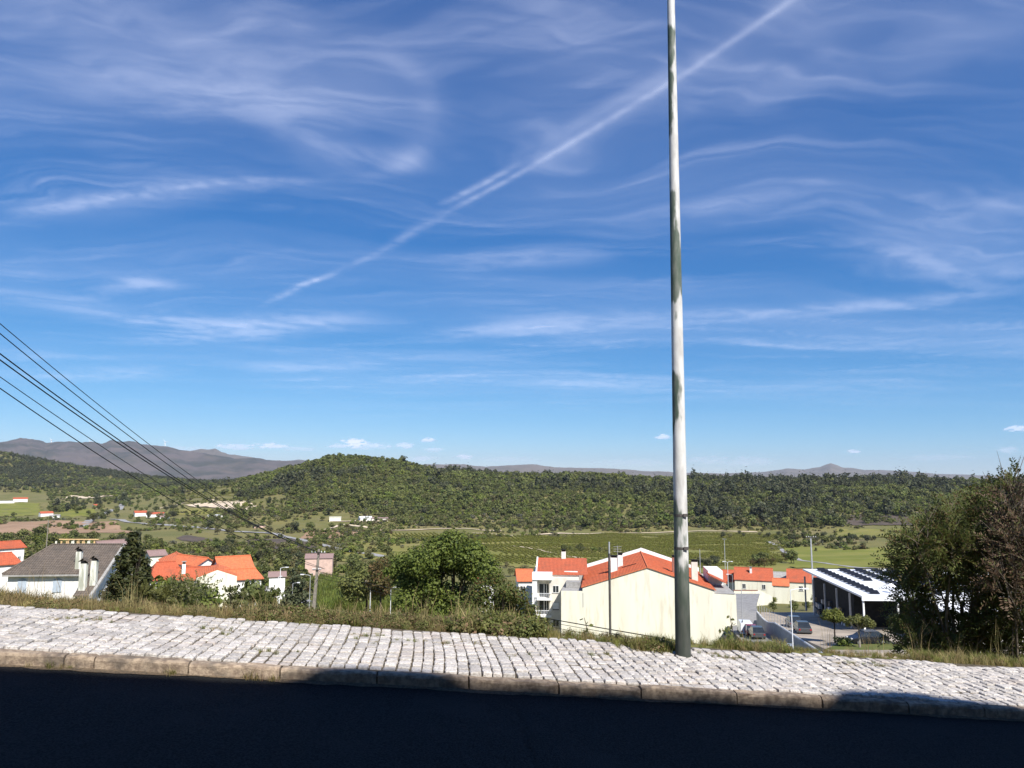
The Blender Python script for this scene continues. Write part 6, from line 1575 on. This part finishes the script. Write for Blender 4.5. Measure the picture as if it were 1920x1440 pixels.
def verge():
    pts = []; sc = []; ix = []
    def put(x, y, s, k, dz=0):
        p = rd(x, y); pts.append((p.x, p.y)); sc.append(s); ix.append(k)
    n = 0
    while n < 5200:
        x = rnd.uniform(-9.5, 11.5); y = YB + .03 + abs(rnd.gauss(0, .55)) + rnd.random() * .5; p = rd(x, y); px = 960 + F * p.x / p.y * 1.0; n += 1
        if y > YB + 2.6: continue
        e = y - YB
        if px < 470: k = rnd.choices([0, 1, 5, 3, 4, 2], [.24, .26, .32, .12, .03, .03])[0]; s = rnd.uniform(.4, .72) * (.7 + .35 * min(e, 1)) * (1.15 if px < 130 else .85)
        elif px < 860: k = rnd.choices([0, 1, 5, 3, 4, 2, 6], [.08, .12, .20, .30, .12, .06, .12])[0]; s = rnd.uniform(.5, .9) * (.6 + .6 * min(e, 1.6))
        elif px < 1010: k = rnd.choices([2, 3, 0, 6], [.12, .33, .08, .47])[0]; s = rnd.uniform(.7, 1.3)
        elif px < 1170: 
            if rnd.random() > .35: continue
            k = rnd.choices([2, 0, 1, 3], [.3, .3, .3, .1])[0]; s = rnd.uniform(.25, .6)
        elif px < 1330:
            if rnd.random() > .22: continue
            k = rnd.choices([2, 1, 0], [.4, .3, .3])[0]; s = rnd.uniform(.25, .5)
        elif px < 1465:
            if rnd.random() > .75: continue
            k = rnd.choices([2, 1, 0, 6], [.4, .2, .15, .25])[0]; s = rnd.uniform(.3, .65)
        elif px < 1680:
            if rnd.random() > .30: continue
            k = rnd.choices([2, 1, 0, 5], [.3, .35, .15, .2])[0]; s = rnd.uniform(.18, .38)
        else:
            if rnd.random() > .5: continue
            k = rnd.choices([2, 1, 0, 3], [.35, .3, .25, .1])[0]; s = rnd.uniform(.3, .65)
        put(x, y, s, k)
    for i in range(34):                                       # tall dry stalks
        x = rnd.choice((rnd.uniform(-5, 1.5), rnd.uniform(4.6, 9))); put(x, YB + rnd.uniform(.1, .9), rnd.uniform(.5, 1.0), 7)
    A = np.array(pts); z = H(A[:, 0], A[:, 1])
    scatter('verge_plants', np.column_stack([A, np.maximum(z, z)]), sc, ix, TU)
    # weeds in the paving and along the kerb
    pts = []; sc = []; ix = []
    def pave(px, py, sx, sy, n, kinds, s):
        d = ray(px, py); nn = Vector((ca * SLOPE + sa * CROSS, sa * SLOPE - ca * CROSS, 1)); t = (KH - CROSS * YK - CAMZ) / d.dot(nn); c = Vector((0, 0, CAMZ)) + d * t; x0, y0 = unrd(c.x, c.y)
        for i in range(n):
            x = x0 + rnd.gauss(0, sx); y = min(y0 + rnd.gauss(0, sy), YB + .2)
            if y < YK + KW: y = YK + KW
            p = rd(x, y, KH - .01 + CROSS * (y - YK)); pts.append(tuple(p)); sc.append(rnd.uniform(.6, 1.2) * s); ix.append(rnd.choice(kinds))
    pave(1222, 1216, .16, .09, 70, [2, 2, 1, 3], .62); pave(1245, 1222, .06, .05, 22, [2, 1], .6); pave(1180, 1208, .12, .05, 20, [2, 1], .4)
    for (x, y, n) in ((442, 1166, 10), (690, 1193, 12), (720, 1207, 10), (775, 1203, 8), (830, 1208, 14), (900, 1207, 7), (95, 1163, 10), (155, 1160, 10), (410, 1180, 8), (470, 1190, 6), (975, 1230, 5), (1075, 1200, 14), (1125, 1228, 8), (510, 1222, 5), (640, 1195, 6), (1370, 1233, 14), (1330, 1228, 8), (1590, 1245, 14), (1660, 1250, 16), (230, 1143, 12), (570, 1172, 10), (610, 1178, 10)):
        pave(x, y, .09, .03, n, [1, 2, 5], .22)
    for (px, py, n) in ((100, 1250, 3), (60, 1250, 1), (320, 1258, 4), (470, 1268, 2), (510, 1276, 3)):
        x0 = road_x(px, py + 6)
        for i in range(n):
            x = x0 + rnd.gauss(0, .06); p = rd(x, YK - rnd.uniform(0, .03), 0); pts.append(tuple(p)); sc.append(rnd.uniform(.2, .4)); ix.append(rnd.choice([0, 1, 2]))
    scatter('paving_weeds', pts, sc, ix, TU)
verge()
def bank_cover():
    N = 5200; v = nr.uniform(10, 120, N) ** 1.0; t = nr.uniform(-.85, .85, N); X = v * t
    keep = ~((X > 28) & (v > 78)) & ~((t > .28) & (t < .55) & (v < 78) & (nr.rand(N) < .8)) & ~((X > 5) & (X < 40) & (v > 105)) & ~((t < -.42) & (v > 60) & (v < 95))
    X = X[keep]; v = v[keep]; x_, y_ = ca * X + sa * v, -sa * X + ca * v; k2 = y_ > YB + 1.2; X = X[k2]; v = v[k2]
    cov = [clump('leaf_mid', 120, .6, .16), clump('leaf_olive', 120, .55, .15), clump('bramble', 130, .5, .13), clump('grass_olive', 140, .5, .10, .3), clump('leaf_bright', 110, .5, .14)]
    scatter('bank_undergrowth', np.column_stack([X, v, H(X, v) - .05]), nr.uniform(.35, 1.1, len(X)) * np.clip(v / 40, .45, 1.6), nr.randint(0, 5, len(X)), cov)
bank_cover()
# two tall broad-leaved weeds at the edge near the cream gable
def weed(lab, px, yt, v, n=22):
    p = at(px, yt, v); zg = h1(p.x, p.y); h = p.z - zg; t = empty('weed', (p.x, p.y, zg), label=lab, cat='weed'); m = MB(); m.tube([(0, 0, -.05), (.02, 0, h * .5), (-.01, 0, h)], [.006, .005, .003], 5); m.build('stem', 'bark_twig', t)
    c = np.array([[rnd.gauss(0, .045), rnd.gauss(0, .04), h * (i + .5) / n] for i in range(n)]); nn = rvec(n) + np.array([0, -.3, .7]); nn /= np.linalg.norm(nn, axis=1, keepdims=True); l = np.array([rnd.uniform(.045, .08) for _ in range(n)])
    link('leaves', quads_mesh('leaves', leaf_quads(c, nn, l, l * .6), 'leaf_mid'), None, t)
weed('tall leafy weed before the right corner of the cream gable', 1370, 1155, 8.6); weed('shorter leafy weed left of the tall one at the gable corner', 1356, 1178, 8.5, 16)
weed('thin leaning weed stalk before the left part of the cream gable', 1097, 1158, 8.3, 6)

# ------------------------------------------------------------------ the air: thin haze over the whole valley
def haze():
    m = MB(); m.box(-20000, 20000, -1500, 18500, -75, 520)
    o = m.build('haze', None)
    mt = bpy.data.materials.new('haze'); mt.use_nodes = True; g = NT(mt.node_tree); mt.node_tree.nodes.clear(); out = g.n('ShaderNodeOutputMaterial')
    pv = g.n('ShaderNodeVolumePrincipled'); pv.inputs['Color'].default_value = (.78, .87, 1, 1); pv.inputs['Density'].default_value = 3.2e-5; pv.inputs['Anisotropy'].default_value = .1
    g.l(pv.outputs[0], out.inputs['Volume']); o.data.materials.append(mt); setp(o, kind='stuff')
haze()
